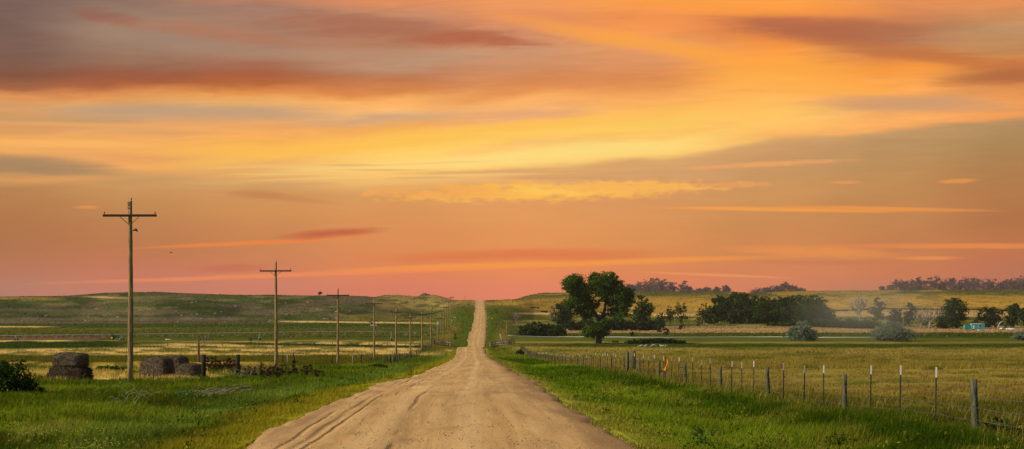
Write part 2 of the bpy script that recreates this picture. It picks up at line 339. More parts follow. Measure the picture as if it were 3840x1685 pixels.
# ------------------------------------------------------------------ materials
MATS = {}
def mat(name, colr, rough=.8, var=.15, scale=8, stretch=(1,1,1), metal=0, bump=0, c2=None, spec=.3):
    if name in MATS: return MATS[name]
    m = bpy.data.materials.new(name); m.use_nodes = True; T = NT(m.node_tree); T.n.clear()
    o = T.new('ShaderNodeOutputMaterial'); p = T.new('ShaderNodeBsdfPrincipled')
    tcn = T.new('ShaderNodeTexCoord'); mp = T.new('ShaderNodeMapping'); mp.inputs['Scale'].default_value = stretch
    T.l.new(tcn.outputs['Object'], mp.inputs[0])
    n = T.noise(mp.outputs[0], scale, 5, .6)
    c = T.mix(T.mr(n, .35, .65), tuple(v*(1-var) for v in colr), c2 if c2 else tuple(min(1, v*(1+var)) for v in colr))
    T.l.new(c, p.inputs['Base Color']); p.inputs['Roughness'].default_value = rough; p.inputs['Metallic'].default_value = metal
    p.inputs['Specular IOR Level'].default_value = spec
    if bump:
        b = T.new('ShaderNodeBump'); b.inputs['Strength'].default_value = bump; b.inputs['Distance'].default_value = .03
        T.l.new(n, b.inputs['Height']); T.l.new(b.outputs[0], p.inputs['Normal'])
    T.l.new(p.outputs[0], o.inputs[0]); MATS[name] = m; return m
def attr_mat(name, trans=.0, fine=None, rough=.9):
    m = bpy.data.materials.new(name); m.use_nodes = True; T = NT(m.node_tree); T.n.clear()
    o = T.new('ShaderNodeOutputMaterial'); a = T.new('ShaderNodeVertexColor'); a.layer_name = 'Col'
    c = a.outputs[0]
    if fine:
        g = T.new('ShaderNodeNewGeometry')
        for sc_, am, strx in fine:
            mp = T.new('ShaderNodeMapping'); mp.inputs['Scale'].default_value = strx; T.l.new(g.outputs['Position'], mp.inputs[0])
            n = T.noise(mp.outputs[0], sc_, 5, .65); v = T.m('MULTIPLY_ADD', n, am*2, 1-am)
            c = T.mix(1.0, c, T.comb(v, v, T.m('MULTIPLY', v, v)), 'MULTIPLY')
    d = T.new('ShaderNodeBsdfDiffuse'); T.l.new(c, d.inputs[0])
    if trans:
        tr = T.new('ShaderNodeBsdfTranslucent'); T.l.new(T.mix(1.0, c, (1.0, 1.05, .6), 'MULTIPLY'), tr.inputs[0])
        mx = T.new('ShaderNodeMixShader'); mx.inputs[0].default_value = trans
        T.l.new(d.outputs[0], mx.inputs[1]); T.l.new(tr.outputs[0], mx.inputs[2]); T.l.new(mx.outputs[0], o.inputs[0])
    else: T.l.new(d.outputs[0], o.inputs[0])
    MATS[name] = m; return m
M_GROUND = attr_mat('ground_turf', 0, [(.9, .22, (1, .35, 1)), (.12, .16, (1, .5, 1)), (6, .2, (1, .6, 1))])
M_BLADE = attr_mat('grass_blade', .42)
M_LEAF = attr_mat('leaf', .3)
M_BARK = mat('bark', (.055, .042, .03), .95, .4, 3, (3, 3, 1), bump=.5)
M_DEADW = mat('weathered_dead_wood', (.30, .25, .20), .9, .3, 4)
M_BLEACH = mat('bleached_branch', (.38, .33, .22), .85, .25, 6)
M_POLE = mat('utility_pole_wood', (.20, .12, .05), .85, .4, 2.2, (5, 5, .5), bump=.4, c2=(.40, .26, .095))
M_POLED = mat('dark_pole_wood', (.085, .06, .045), .9, .4, 2, (5, 5, .6), bump=.3)
M_ARM = mat('crossarm_wood', (.045, .03, .02), .9, .4, 3, (.6, 5, 5), bump=.3)
M_METAL = mat('dark_steel', (.06, .06, .055), .6, .2, 5, metal=.3)
M_GALV = mat('galvanised_steel', (.35, .38, .38), .55, .15, 4, metal=.4)
M_CERAM = mat('insulator_ceramic', (.05, .04, .035), .35, .2, 6)
M_TPOST = mat('green_steel_post', (.035, .04, .022), .7, .3, 6)
M_TTIP = mat('white_post_tip', (.62, .59, .54), .6, .08, 9)
M_WPOST = mat('weathered_fence_wood', (.060, .062, .034), .9, .3, 4, (4, 4, .7), bump=.5, c2=(.12, .115, .062))
M_TIE = mat("creosoted_post", (.014, .011, .009), .85, .4, 4, (3, 3, .8), bump=.4)
M_WIRE = mat('fence_wire', (.16, .14, .12), .6, .2, 3, metal=.5)
M_HAY = mat('old_hay', (.062, .043, .026), 1, .45, 7, (1, 1, 1.3), bump=1, c2=(.135, .098, .062))
M_HAYD = mat('rotting_hay', (.026, .016, .010), 1, .5, 7, (1, 1, 1.3), bump=1, c2=(.066, .042, .026))
M_WHITE = mat('white_paint', (.75, .75, .72), .5, .06, 3)
M_GLASS = mat('dark_glass', (.03, .035, .04), .2, .1, 3, spec=.6)
M_TYRE = mat('rubber', (.02, .02, .02), .85, .2, 9)
M_TEAL = mat('teal_siding', (.05, .40, .40), .55, .15, 2, c2=(.09, .50, .48))
M_GREENP = mat('green_machine_paint', (.02, .14, .035), .45, .1, 3)
M_YELP = mat('yellow_machine_paint', (.75, .50, .03), .45, .1, 3)
M_ORANGE = mat('orange_cloth', (.95, .42, .02), .7, .1, 5, c2=(.80, .22, .015))
M_SIGNY = mat('yellow_sign_face', (.80, .50, .03), .5, .1, 3)
M_HIDE = mat('black_cattle_hide', (.02, .017, .015), .7, .2, 3)
M_FEATH = mat('dark_feather', (.05, .035, .03), .8, .2, 9)
M_RUST = mat('rusty_rail', (.12, .065, .04), .9, .3, 5)

# ------------------------------------------------------------------ ground colour (albedo) by place
KG = .80
def cc(c):
    c = (c[0], c[1]-.28*max(0, c[1]-c[0]), c[2])
    return np.array(lin(c))*(KG+.6*min(1, max(0, (c[0]-115)/75)))
def blend(C, m, c): m = m[..., None]; return C*(1-m)+cc(c)*m
def paint(X, Y, Z):
    px = VX+F*X/np.maximum(Y, 20); py = HY-F*Z/np.maximum(Y, 20)
    left = X < road_x(Y)
    n1 = fbm(px/95+3, py/7+1, 4)-.5; n2 = fbm(px/38+40, py/4.5+9, 4)-.5; n3 = fbm(px/230, py/26+5, 3)-.5; n4 = fbm(X/3.5+50, Y/5+20, 4)-.5
    n5 = fbm(X/28+11, Y/60+3, 4)-.5
    C = np.zeros(px.shape+(3,)); C[...] = cc((98, 100, 34))
    def band(x0, x1, y0, y1, h, c, s=1.0, am=6, soft=None, side=None, fx=60):
        nonlocal C
        yc = np.interp(px, [x0, x1], [y0, y1]); yc = y0+(px-x0)/(x1-x0)*(y1-y0)
        soft_ = soft if soft else max(1.5, h*.35)
        e = np.abs(py-yc+n1*am+n2*am*.7)
        m = (1-sst(e, h-soft_*.5, h+soft_))*sst(px, x0-fx, x0+fx)*(1-sst(px, x1-fx, x1+fx))*s
        if side is not None: m = m*side
        C = blend(C, m, c)
    L = left.astype(float); Rr = 1-L
    onhill = sst(Y, 1120, 1200)
    # ---- left side, far to near
    C = blend(C, L*onhill, (82, 94, 40))
    C = blend(C, L*onhill*sst(n1+n3, .0, .14)*.9, (122, 114, 66))
    C = blend(C, L*onhill*sst(fbm(px/110+33, py/13+8, 3)-.5, .0, .12)*.85, (58, 78, 26))  # dark patches, with the tan ones above, also paint in relief shading
    C = blend(C, L*onhill*sst(fbm(px/150+70, py/14, 3)-.5, .05, .16)*.75, (104, 88, 66))
    C = blend(C, L*sst(px, 1380, 1440)*onhill*(1-sst(py, 1150, 1172)), (142, 122, 66))
    C = blend(C, L*sst(px, 1380, 1440)*onhill*(1-sst(py, 1150, 1172))*sst(n2, .02, .16), (98, 100, 48))
    band(-600, 900, 1210, 1196, 11, (118, 104, 78), .95, 7, 5, L)
    band(900, 1150, 1172, 1168, 9, (112, 96, 74), .9, 8, 6, L)
    band(300, 700, 1166, 1172, 6, (108, 96, 74), .8, 8, 6, L); band(-100, 330, 1160, 1166, 5, (112, 98, 76), .6, 8, 6, L)
    band(1290, 1600, 1192, 1198, 8, (126, 116, 40), .8, 5, 5, L)
    band(0, 1200, 1189, 1184, 4, (62, 92, 30), .7, 5, 3, L)
    band(-100, 210, 1118, 1120, 5, (150, 122, 50), .8, 5, 3, L); band(330, 470, 1114, 1119, 2.5, (180, 150, 90), .9, 3, 2, L)
    band(1060, 1620, 1206, 1213, 2.6, (186, 158, 96), .9, 2, 1.6, L)
    band(-500, 1620, 1222, 1222, 7, (66, 92, 22), .9, 4, 3, L)
    band(-300, 185, 1227, 1226, 2, (196, 162, 92), .9, 1.5, 1.5, L); band(200, 600, 1236, 1233, 2, (160, 148, 60), .6, 4, 2, L)
    band(-500, 1620, 1250, 1244, 15, (98, 100, 26), .9, 5, 8, L)
    band(-500, 430, 1271, 1267, 8, (112, 88, 62), 1, 2, 2, L)
    band(430, 1620, 1268, 1268, 6, (82, 92, 26), .8, 3, 4, L)
    band(-500, 260, 1284, 1279, 3, (190, 162, 86), .9, 2, 2, L)
    pyn = py+n1*16+n3*10; m = L*sst(pyn, 1276, 1286)*(1-sst(pyn, 1326, 1338)); C = blend(C, m*.9, (188, 160, 98))
    C = blend(C, m*sst(n1, -.05, .08)*.9, (108, 110, 38)); C = blend(C, m*sst(n2, .04, .2)*.7, (142, 128, 62))
    band(-500, 560, 1300, 1291, 12, (56, 84, 20), 1, 5, 4, L, 160)
    band(840, 1640, 1288, 1303, 4, (52, 78, 18), .95, 3, 2, L); band(700, 1100, 1303, 1306, 3, (104, 106, 34), .7, 5, 3, L)
    m = L*sst(py, 1332, 1338)*(1-sst(py, 1366, 1374)); C = blend(C, m, (112, 106, 30)); C = blend(C, m*sst(n1, .05, .2), (90, 98, 26))
    m = L*sst(py, 1366, 1372)*(1-sst(py, 1432, 1440)); C = blend(C, m, (92, 104, 30))
    C = blend(C, m*sst(n1+.04, .0, .16)*.8, (186, 160, 84))
    band(60, 440, 1400, 1402, 14, (178, 152, 84), .7, 15, 10, L, 50); band(-300, 100, 1370, 1372, 3, (186, 154, 84), .8, 3, 3, L)
    band(200, 890, 1422, 1417, 6, (180, 154, 88), .75, 8, 8, L, 60); band(500, 1020, 1366, 1372, 3, (190, 162, 90), .8, 3, 2, L)
    band(880, 1350, 1388, 1396, 12, (96, 92, 56), .7, 8, 8, L)
    d = np.abs(X-road_x(Y))
    nearL = L*sst(py, 1427, 1436)
    nearL = np.maximum(nearL, L*(1-sst(d, 15.5, 17.5))*(1-sst(Y, 330, 400)))
    C = blend(C, nearL, (92, 116, 22)); C = blend(C, nearL*sst(n4+n5, -.03, .2)*.85, (130, 146, 36)); C = blend(C, nearL*sst(n5-n4*.5, .06, .2)*.8, (64, 86, 14))
    C = blend(C, nearL*sst(n5*1.3-n1*.8, .1, .28)*.7, (108, 98, 28))
    C = blend(C, nearL*np.exp(-((d-7.2-n5*4)/1.4)**2)*.55, (124, 158, 60))
    C = blend(C, nearL*(1-sst(d, 4.4, 6.2+n4*3))*.75, (150, 140, 34))
    band(40, 350, 1655, 1618, 12, (150, 150, 70), .55, 16, 9, L, 30)
    mid = L*(1-sst(d, 14, 20))*sst(Y, 420, 470)*(1-sst(Y, 950, 1100)); C = blend(C, mid, (84, 104, 24))
    C = blend(C, L*np.exp(-((d-13)/3.5)**2)*sst(Y, 450, 520)*(1-sst(Y, 800, 900))*.55, (132, 106, 42))
    # ---- right side
    C = blend(C, Rr*onhill, (158, 124, 48))
    cy = np.interp(px, tabx(T2), taby(T2))
    C = blend(C, Rr*onhill*(1-sst(py-cy+n1*26+n3*16, 12, 30)), (96, 98, 50))
    C = blend(C, Rr*onhill*sst(n1+n2*.5, .06, .22)*.55, (112, 102, 50)); C = blend(C, Rr*onhill*sst(-n1-n3, .04, .2)*.45, (176, 138, 56))
    band(1960, 2600, 1176, 1182, 3.2, (196, 164, 110), .9, 3, 2, Rr); band(2600, 4400, 1183, 1178, 9, (170, 140, 94), .85, 5, 4, Rr)
    m = Rr*sst(py, 1186, 1192)*(1-sst(py, 1249, 1252)); C = blend(C, m, (112, 112, 42)); C = blend(C, m*sst(n1, .0, .16), (86, 100, 28)); C = blend(C, m*sst(-n1, .05, .2)*.7, (150, 134, 66))
    band(2020, 2120, 1246, 1246, 12, (192, 156, 92), .9, 4, 3, Rr, 20)
    band(2090, 4400, 1237, 1236, 12, (160, 130, 84), .95, 4, 3, Rr, 30); band(2090, 4400, 1228, 1228, 3, (128, 104, 76), .6, 6, 3, Rr, 30)
    band(1900, 4400, 1256, 1253, 6, (78, 92, 22), .95, 3, 2, Rr, 20)
    band(1880, 4400, 1274, 1274, 9, (98, 106, 36), .95, 2, 2, Rr, 20)
    band(1900, 3400, 1284, 1286, 2.2, (150, 134, 66), .6, 3, 3, Rr, 60)
    band(3400, 4400, 1262, 1268, 5, (60, 80, 18), .8, 4, 3, Rr, 40); band(2900, 4400, 1290, 1284, 4, (140, 118, 56), .7, 3, 3, Rr, 40)
    m = Rr*sst(py, 1298, 1303)*(1-sst(py, 1470, 1530+n5*60)); C = blend(C, m, (142, 126, 56))
    C = blend(C, m*sst(n1+n3, .07, .25)*.75, (108, 112, 36)); C = blend(C, m*sst(-n2-n3*.5, .1, .25)*.6, (128, 98, 58)); C = blend(C, m*sst(n5+.02, .1, .2)*.6, (98, 110, 28))
    band(2080, 4400, 1297, 1297, 6.5, (64, 88, 22), .85, 8, 4, Rr, 60); band(1950, 2700, 1305, 1312, 4, (150, 130, 64), .5, 4, 3, Rr, 40)
    fn = np.abs(X-10.9)
    m = Rr*np.exp(-((X-12.0-n4*2)/2.6)**2)*(1-sst(Y, 120, 220)); C = blend(C, m*.5, (110, 106, 36))
    nearR = Rr*(1-sst(X, 9.4+n5*3, 11.6+n5*3))*(1-sst(Y, 470, 520)); C = blend(C, nearR, (98, 132, 20))
    C = blend(C, nearR*sst(n5+n4*.5, .0, .2)*.75, (136, 156, 36)); C = blend(C, nearR*sst(-n5-n4*.4, .04, .2)*.8, (70, 102, 15))
    C = blend(C, nearR*np.exp(-((X-8.6-n5*2)/1.6)**2)*(1-sst(Y, 80, 140))*.8, (54, 86, 12))
    C = blend(C, nearR*sst(n3-n4*.4, .1, .22)*.6, (134, 132, 44))
    C = blend(C, nearR*(1-sst(d, 4.0, 4.9+n4*2))*.7, (142, 134, 52))
    mid = Rr*(1-sst(d, 10, 15))*sst(Y, 500, 560)*(1-sst(Y, 1050, 1200)); C = blend(C, mid, (88, 104, 24))
    C = blend(C, Rr*np.exp(-((d-10.5)/2.5)**2)*sst(Y, 560, 600)*(1-sst(Y, 760, 860))*.45, (140, 112, 50))
    return C

# ------------------------------------------------------------------ ground sheet
rows = [np.arange(-60, 20, 4.0)]
y = 20.0; rr = []
while y < 420: rr.append(y); y += max(.35, y*y/6000*.55)
while y < 1130: rr.append(y); y += 2.6
while y < 1800: rr.append(y); y += 4.5
while y < 4850: rr.append(y); y *= 1.04
YS = np.concatenate([rows[0], np.array(rr)])
us = np.concatenate([np.linspace(-1.6, -.36, 26)[:-1], np.linspace(-.36, .40, 760), np.linspace(.40, 1.6, 26)[1:]])
Yg, Ug = np.meshgrid(YS, us, indexing='ij')
Xg = Ug*np.maximum(Yg, 26)
Zg = terrain(Xg, Yg, True); Cg = paint(Xg, Yg, Zg)
nr, nc = Yg.shape; idx = np.arange(nr*nc).reshape(nr, nc)
Fg = np.stack([idx[:-1, :-1], idx[:-1, 1:], idx[1:, 1:], idx[1:, :-1]], -1).reshape(-1, 4)
ground = np_mesh('ground', np.stack([Xg, Yg, Zg], -1).reshape(-1, 3), Fg, M_GROUND, Cg.reshape(-1, 3), True)
tag(ground, None, kind='structure')
print('ground', nr, nc)

# ------------------------------------------------------------------ dirt road
def road_material():
    m = bpy.data.materials.new('dirt_road'); m.use_nodes = True; T = NT(m.node_tree); T.n.clear()
    o = T.new('ShaderNodeOutputMaterial'); p = T.new('ShaderNodeBsdfPrincipled'); p.inputs['Roughness'].default_value = .95; p.inputs['Specular IOR Level'].default_value = .15
    a = T.new('ShaderNodeUVMap'); a.uv_map = 'UVMap'; s = T.new('ShaderNodeSeparateXYZ'); T.l.new(a.outputs[0], s.inputs[0])
    u, v = s.outputs[0], s.outputs[1]           # metres across (from centre) and along
    long_ = T.noise(T.comb(T.m('MULTIPLY', u, 2.2), T.m('MULTIPLY', v, .045), 1.0), 1, 5, .6, .3)
    mid_ = T.noise(T.comb(T.m('MULTIPLY', u, 1.0), T.m('MULTIPLY', v, .16), 5.0), 1, 5, .6, .2)
    fine = T.noise(T.comb(T.m('MULTIPLY', u, 9), T.m('MULTIPLY', v, 3.5), 0), 1, 5, .75)
    peb = T.noise(T.comb(T.m('MULTIPLY', u, 34), T.m('MULTIPLY', v, 15), 3), 1, 2, .6)
    c = T.mix(T.mr(long_, .32, .68), (.42, .255, .108), (.58, .375, .172))
    c = T.mix(T.m('MULTIPLY', T.mr(mid_, .52, .72), .6), c, (.62, .42, .215))
    c = T.mix(T.m('MULTIPLY', T.mr(mid_, .46, .3), .65), c, (.27, .165, .085))
    # compacted wheel tracks, a little paler
    for uc, wd, stg, cl in ((.55, .50, .7, (.66, .45, .235)), (-1.35, .48, .65, (.64, .43, .22)), (2.1, .5, .25, (.60, .40, .20))):
        q = T.m('ABSOLUTE', T.m('SUBTRACT', T.m('MULTIPLY_ADD', T.m('SUBTRACT', mid_, .5), .9, u), uc))
        c = T.mix(T.m('MULTIPLY', T.mr(q, wd, 0), stg), c, cl)
    # loose darker soil on the right shoulder and left shoulder
    e = T.m('MULTIPLY_ADD', T.m('SUBTRACT', fine, .5), .9, T.m('MULTIPLY_ADD', T.m('SUBTRACT', mid_, .5), 2.4, u))
    c = T.mix(T.m('MULTIPLY', T.mr(e, 2.3, 3.4), .75), c, (.20, .115, .062))
    c = T.mix(T.m('MULTIPLY', T.mr(e, -2.7, -3.7), .55), c, (.27, .17, .10))
    # grader ruts on the left
    fur = None
    for k, (uc, wd) in enumerate(((-2.62, .07), (-2.34, .045), (-1.9, .05), (-2.98, .05), (-.95, .06))):
        wob = T.noise(T.comb(float(k)*3.1, T.m('MULTIPLY', v, .05), 0), 1, 3, .5)
        q = T.m('ABSOLUTE', T.m('SUBTRACT', u, T.m('MULTIPLY_ADD', T.m('SUBTRACT', wob, .5), .5, uc)))
        on = T.mr(T.noise(T.comb(float(k)*7.7, T.m('MULTIPLY', v, .07 if k > 1 else .02), 4), 1, 3, .6), (.48, .40)[k < 2], .56)
        f = T.m('MULTIPLY', T.mr(q, wd*1.9, 0), on); fur = f if fur is None else T.m('MAXIMUM', fur, f)
    c = T.mix(T.m('MULTIPLY', fur, .5), c, (.21, .125, .06))
    fv = T.m('MULTIPLY_ADD', fine, .5, .75); c = T.mix(1.0, c, T.comb(fv, fv, fv), 'MULTIPLY')
    pv = T.m('MULTIPLY_ADD', T.mr(peb, .62, .74), -.22, 1.0); c = T.mix(1.0, c, T.comb(pv, pv, pv), 'MULTIPLY')
    # patches far off
    pch = T.noise(T.comb(T.m('MULTIPLY', u, .35), T.m('MULTIPLY', v, .035), 12), 1, 4, .6)
    fv2 = T.m('MULTIPLY_ADD', pch, .5, .75); c = T.mix(1.0, c, T.comb(fv2, fv2, fv2), 'MULTIPLY')
    big = T.noise(T.comb(T.m('MULTIPLY', u, .55), T.m('MULTIPLY', v, .06), 30), 1, 5, .65, .5)
    c = T.mix(T.m('MULTIPLY', T.mr(big, .5, .68), .5), c, (.30, .185, .085))
    grit = T.noise(T.comb(T.m('MULTIPLY', u, 18), T.m('MULTIPLY', v, 6), 8), 1, 4, .8); gv = T.m('MULTIPLY_ADD', grit, .7, .65); c = T.mix(1.0, c, T.comb(gv, T.m('MULTIPLY', gv, .95), T.m('MULTIPLY', gv, .78)), 'MULTIPLY')
    T.l.new(c, p.inputs['Base Color'])
    h = T.m('ADD', T.m('MULTIPLY', fine, .5), T.m('MULTIPLY', long_, .7)); h = T.m('SUBTRACT', h, T.m('MULTIPLY', fur, 1.1)); h = T.m('MULTIPLY_ADD', peb, .15, h)
    b = T.new('ShaderNodeBump'); b.inputs['Strength'].default_value = .8; b.inputs['Distance'].default_value = .04
    T.l.new(h, b.inputs['Height']); T.l.new(b.outputs[0], p.inputs['Normal'])
    T.l.new(p.outputs[0], o.inputs[0]); return m
ys = []; y = -30.0
while y < 1420:
    ys.append(y); y += max(.3, min(4, max(y, 20)**2/6000*.4))
ys = np.array(ys); ts = np.linspace(-1, 1, 49)
Yr, Tr = np.meshgrid(ys, ts, indexing='ij')
def road_half(Y, side):
    a = fbm(Y/5+(0 if side < 0 else 90), Y*0+side*3, 3)-.5; b = fbm(Y/26+(0 if side < 0 else 50), Y*0+7, 2)-.5
    w = 3.62+np.where(Y < 60, (.22 if side < 0 else 0)*np.clip((60-Y)/15, 0, 1), 0)+a*.9+b*.8+(fbm(Y/1.3+side*9, Y*0+2, 2)-.5)*.35+np.clip((Y-500)/400, 0, 1)*(fbm(Y/16+side*5, Y*0+4, 3)-.5)*2.2
    if side < 0: w = w+.55*np.exp(-((Y-74)/10)**2)
    else: w = w+.45*np.exp(-((Y-86)/9)**2)+.35*np.exp(-((Y-120)/12)**2)
    return np.where(Y < 560, w, w+np.minimum((Y-560)/600, .3))
half = np.where(Tr < 0, road_half(Yr, -1), road_half(Yr, 1))
D = Tr*half
crown = .10*(1-np.abs(Tr)**2)
Zr = road_z(Yr)+crown+.03*(fbm(D*1.4, Yr*.35, 3)-.5)*2
edge = sst(np.abs(Tr), .93, 1.0); Zr = Zr-edge*.22
Xr = road_x(Yr)+D
# the verge must not bury the road edge: lift edges where ground is higher
nr, nc = Yr.shape; idx = np.arange(nr*nc).reshape(nr, nc)
Fr = np.stack([idx[:-1, :-1], idx[:-1, 1:], idx[1:, 1:], idx[1:, :-1]], -1).reshape(-1, 4)
road = np_mesh('dirt_road', np.stack([Xr, Yr, Zr+.04], -1).reshape(-1, 3), Fr, road_material(), None, True)
uvl = road.data.uv_layers.new(name='UVMap'); vi = np.zeros(len(road.data.loops), np.int32); road.data.loops.foreach_get('vertex_index', vi)
uvv = np.stack([D.ravel()[vi], Yr.ravel()[vi]], -1).astype(np.float32); uvl.data.foreach_set('uv', uvv.ravel())
tag(road, None, kind='structure')

# ------------------------------------------------------------------ grass
def blades(name, X, Y, h, w, colr, label, bend=.35, seg=2, wind=(.3, -.05), mat_=M_BLADE):
    n = len(X); Z = terrain(X, Y, False)-.03
    ang = rng.random(n)*math.pi; wx = np.cos(ang)*w/2; wy = np.sin(ang)*w/2
    la = rng.random(n)*2*math.pi; ln = rng.random(n)*bend
    lx = (np.cos(la)*ln+wind[0]*rng.random(n))*h; ly = (np.sin(la)*ln+wind[1])*h
    P = []
    P.append(np.stack([X-wx, Y-wy, Z], -1)); P.append(np.stack([X+wx, Y+wy, Z], -1))
    if seg == 2:
        P.append(np.stack([X-wx*.8+lx*.3, Y-wy*.8+ly*.3, Z+h*.55], -1)); P.append(np.stack([X+wx*.8+lx*.3, Y+wy*.8+ly*.3, Z+h*.55], -1))
    P.append(np.stack([X+lx, Y+ly, Z+h*(1-.3*ln)], -1))
    k = len(P); V_ = np.stack(P, 1).reshape(-1, 3); b = np.arange(n)[:, None]*k
    if seg == 2: Fc = [b+np.array([[0, 1, 3, 2]]), b+np.array([[2, 3, 4]])]
    else: Fc = [b+np.array([[0, 1, 2]])]
    return tag(np_mesh(name, V_, Fc, mat_, np.repeat(colr, k, 0)), label, 'grass', kind='stuff')
def sample(n, px0, px1, Y0, Y1, power=1.0):
    """positions whose density falls with distance like the eye sees them"""
    inv = rng.random(n)*(1/Y0**power-1/Y1**power)+1/Y1**power; Y = inv**(-1/power)
    X = (px0+rng.random(n)*(px1-px0)-VX)/F*Y
    return X, Y
def vary(C, s=.25, hue=.12):
    k = 1+(rng.random((len(C), 1))-.5)*2*s; C = C*k
    C[:, 0] *= 1+(rng.random(len(C))-.5)*2*hue; C[:, 2] *= 1+(rng.random(len(C))-.5)*2*hue
    return np.clip(C, 0, 1)
def offroad(X, Y, mrg=0):
    d = X-road_x(Y); return np.where(d < 0, -d > road_half(Y, -1)-.12+mrg, d > road_half(Y, 1)-.12+mrg)
# verges and near meadow
X, Y = sample(760000, -330, 4150, 23, 150)
ok = offroad(X, Y, .25-rng.random(len(X))**2.5*.75); X, Y = X[ok], Y[ok]
Z = terrain(X, Y, False); C = paint(X, Y, Z); dd = np.abs(X-road_x(Y))
tall = .35+1.3*sst(fbm(X/2.2, Y/3.2, 3), .25, .75); tall *= np.interp(dd, [3.3, 4.2, 5.5, 8], [.28, .5, .8, 1]);
behind = (X > 11.8); tall = np.where(behind, tall*np.interp(X, [11.8, 14.5], [.9, .5]), tall)
h = (.12+.20*rng.random(len(X)))*tall*1.0; w = (.006+.00026*Y)*(1+.5*rng.random(len(X)))
Cv = vary(C*1.08, .30, .12); C = np.where(behind[:, None], .45*Cv+.55*C*1.08, Cv)
dry = rng.random(len(X)) < .8*( np.where(behind, .07, .03)+.15*(dd < 4.6)); C[dry] = vary(C[dry]*.5+np.tile(cc((150, 134, 78)), (dry.sum(), 1))*.45, .2)
blades('grass', X, Y, h, w, C, 'tall green roadside grass covering both verges and the near meadow', .45, 2)
# farther fields: coarse tufts
X, Y = sample(330000, -250, 4100, 150, 640, .55)
ok = offroad(X, Y, .2); X, Y = X[ok], Y[ok]; C = paint(X, Y, terrain(X, Y, False))
h = (.22+.4*rng.random(len(X)))*(.4+1.0*fbm(X/9, Y/20, 3)); w = .0004*Y*(1+rng.random(len(X)))
lum = C.sum(1); tanm = lum > np.median(lum)*1.35
h = np.where(tanm, h*1.15, h)
flat = (Y > 590) | ((X > 18) & (Y > 540)); h = np.where(flat, h*.35, h)
blades('meadow_grass', X, Y, h*.85, w, vary(C*1.08, .17, .07), 'mixed green and straw coloured grass over the valley fields', .5, 1)
# hill tufts (sagebrush and bunch grass)
X, Y = sample(120000, -200, 4050, 700, 1750, -1.0)
Y = 700+rng.random(len(Y))*1050; X = (-200+rng.random(len(X))*4250-VX)/F*Y
ok = offroad(X, Y, 2); X, Y = X[ok], Y[ok]; C = paint(X, Y, terrain(X, Y, False)); k = rng.random(len(X)) < .12
C[k] = cc((128, 130, 96)); h = .25+.5*rng.random(len(X))*(.5+fbm(X/25, Y/40, 2)); h = np.where((Y < 1150), h*.6, h)
blades('hill_scrub', X, Y, h, .6+.9*rng.random(len(X)), vary(C, .3, .08), 'low scrub and bunch grass over the far hills', .4, 1, (.1, 0))
# mixed broad weeds among the verge grass
n = 1000; Xc, Yc_ = sample(n, -200, 4000, 26, 130, .8); ok = offroad(Xc, Yc_, .5) & (Xc < 13) & (Xc > -22); Xc, Yc_ = Xc[ok], Yc_[ok]; n = len(Xc); kl = 26
gp_ = fbm(Xc/4, Yc_/6, 2); sz = .10+.22*rng.random(n)**2*(.5+gp_)
P = np.repeat(np.stack([Xc, Yc_, terrain(Xc, Yc_, False)], -1), kl, 0); sk = np.repeat(sz, kl)
P = P+rng.normal(size=P.shape)*np.array([1, 1, 0])*sk[:, None]*.7; P[:, 2] += np.abs(rng.normal(size=len(P)))*sk*1.0+.05
a = rng.normal(size=P.shape); a /= np.linalg.norm(a, axis=1)[:, None]; b = np.cross(a, rng.normal(size=P.shape)); b /= np.linalg.norm(b, axis=1)[:, None]; s__ = (.02+.00035*P[:, 1:2])*(.6+.8*rng.random((len(P), 1)))
pal_ = np.array([cc((56, 84, 20)), cc((96, 118, 30)), cc((140, 140, 44)), cc((128, 108, 56)), cc((76, 92, 34))]); C = vary(pal_[np.repeat(rng.integers(0, 5, n), kl)], .3)
tag(np_mesh('verge_weeds', np.stack([P-a*s__, P+b*s__*.5, P+a*s__, P-b*s__*.5], 1).reshape(-1, 3), np.arange(len(P)*4).reshape(-1, 4), M_BLADE, np.repeat(C, 4, 0)), 'mixed low weeds and dead stalks among the verge grass', 'weeds', kind='stuff')
# seed heads on stalks at the right fence
n = 5000; Y = 24+rng.random(n)**1.6*110; X = 10.6+rng.random(n)*4.5-.8+(rng.random(n)-.5)*2
C = vary(np.tile(cc((138, 122, 60)), (n, 1)), .25); clump = fbm(X/1.2, Y/1.6, 3) > .5; X, Y, C = X[clump], Y[clump], C[clump]
blades('seed_grass', X, Y, .28+.34*rng.random(len(X)), .010+.00025*Y, C, 'yellow seeding grass stalks along the right fence', .5, 2)
# loose gravel on the road
n = 5500; Y = 24+rng.random(n)**1.5*75; d = (rng.random(n)-.5)*7.2; X = road_x(Y)+d
s_ = .008+.018*rng.random(n)**3; Zp = road_z(Y)+.10*(1-(np.abs(d)/3.6)**2)+.05
octv = np.array([[1,0,0],[-1,0,0],[0,1,0],[0,-1,0],[0,0,.7],[0,0,-.5]], float)
Vp = np.stack([X, Y, Zp], -1)[:, None]+octv[None]*(s_[:, None, None]*(.7+.6*rng.random((n, 6, 1))))
of = np.array([[0,2,4],[2,1,4],[1,3,4],[3,0,4],[2,0,5],[1,2,5],[3,1,5],[0,3,5]]); Fp = (np.arange(n)[:, None, None]*6+of[None]).reshape(-1, 3)
Cp = np.repeat(vary(np.tile(np.array([.46, .31, .17]), (n, 1)), .4), 6, 0)
tag(np_mesh('gravel', Vp.reshape(-1, 3), Fp, attr_mat('gravel_stone'), Cp), 'loose brown gravel scattered on the dirt road', 'gravel', kind='stuff')

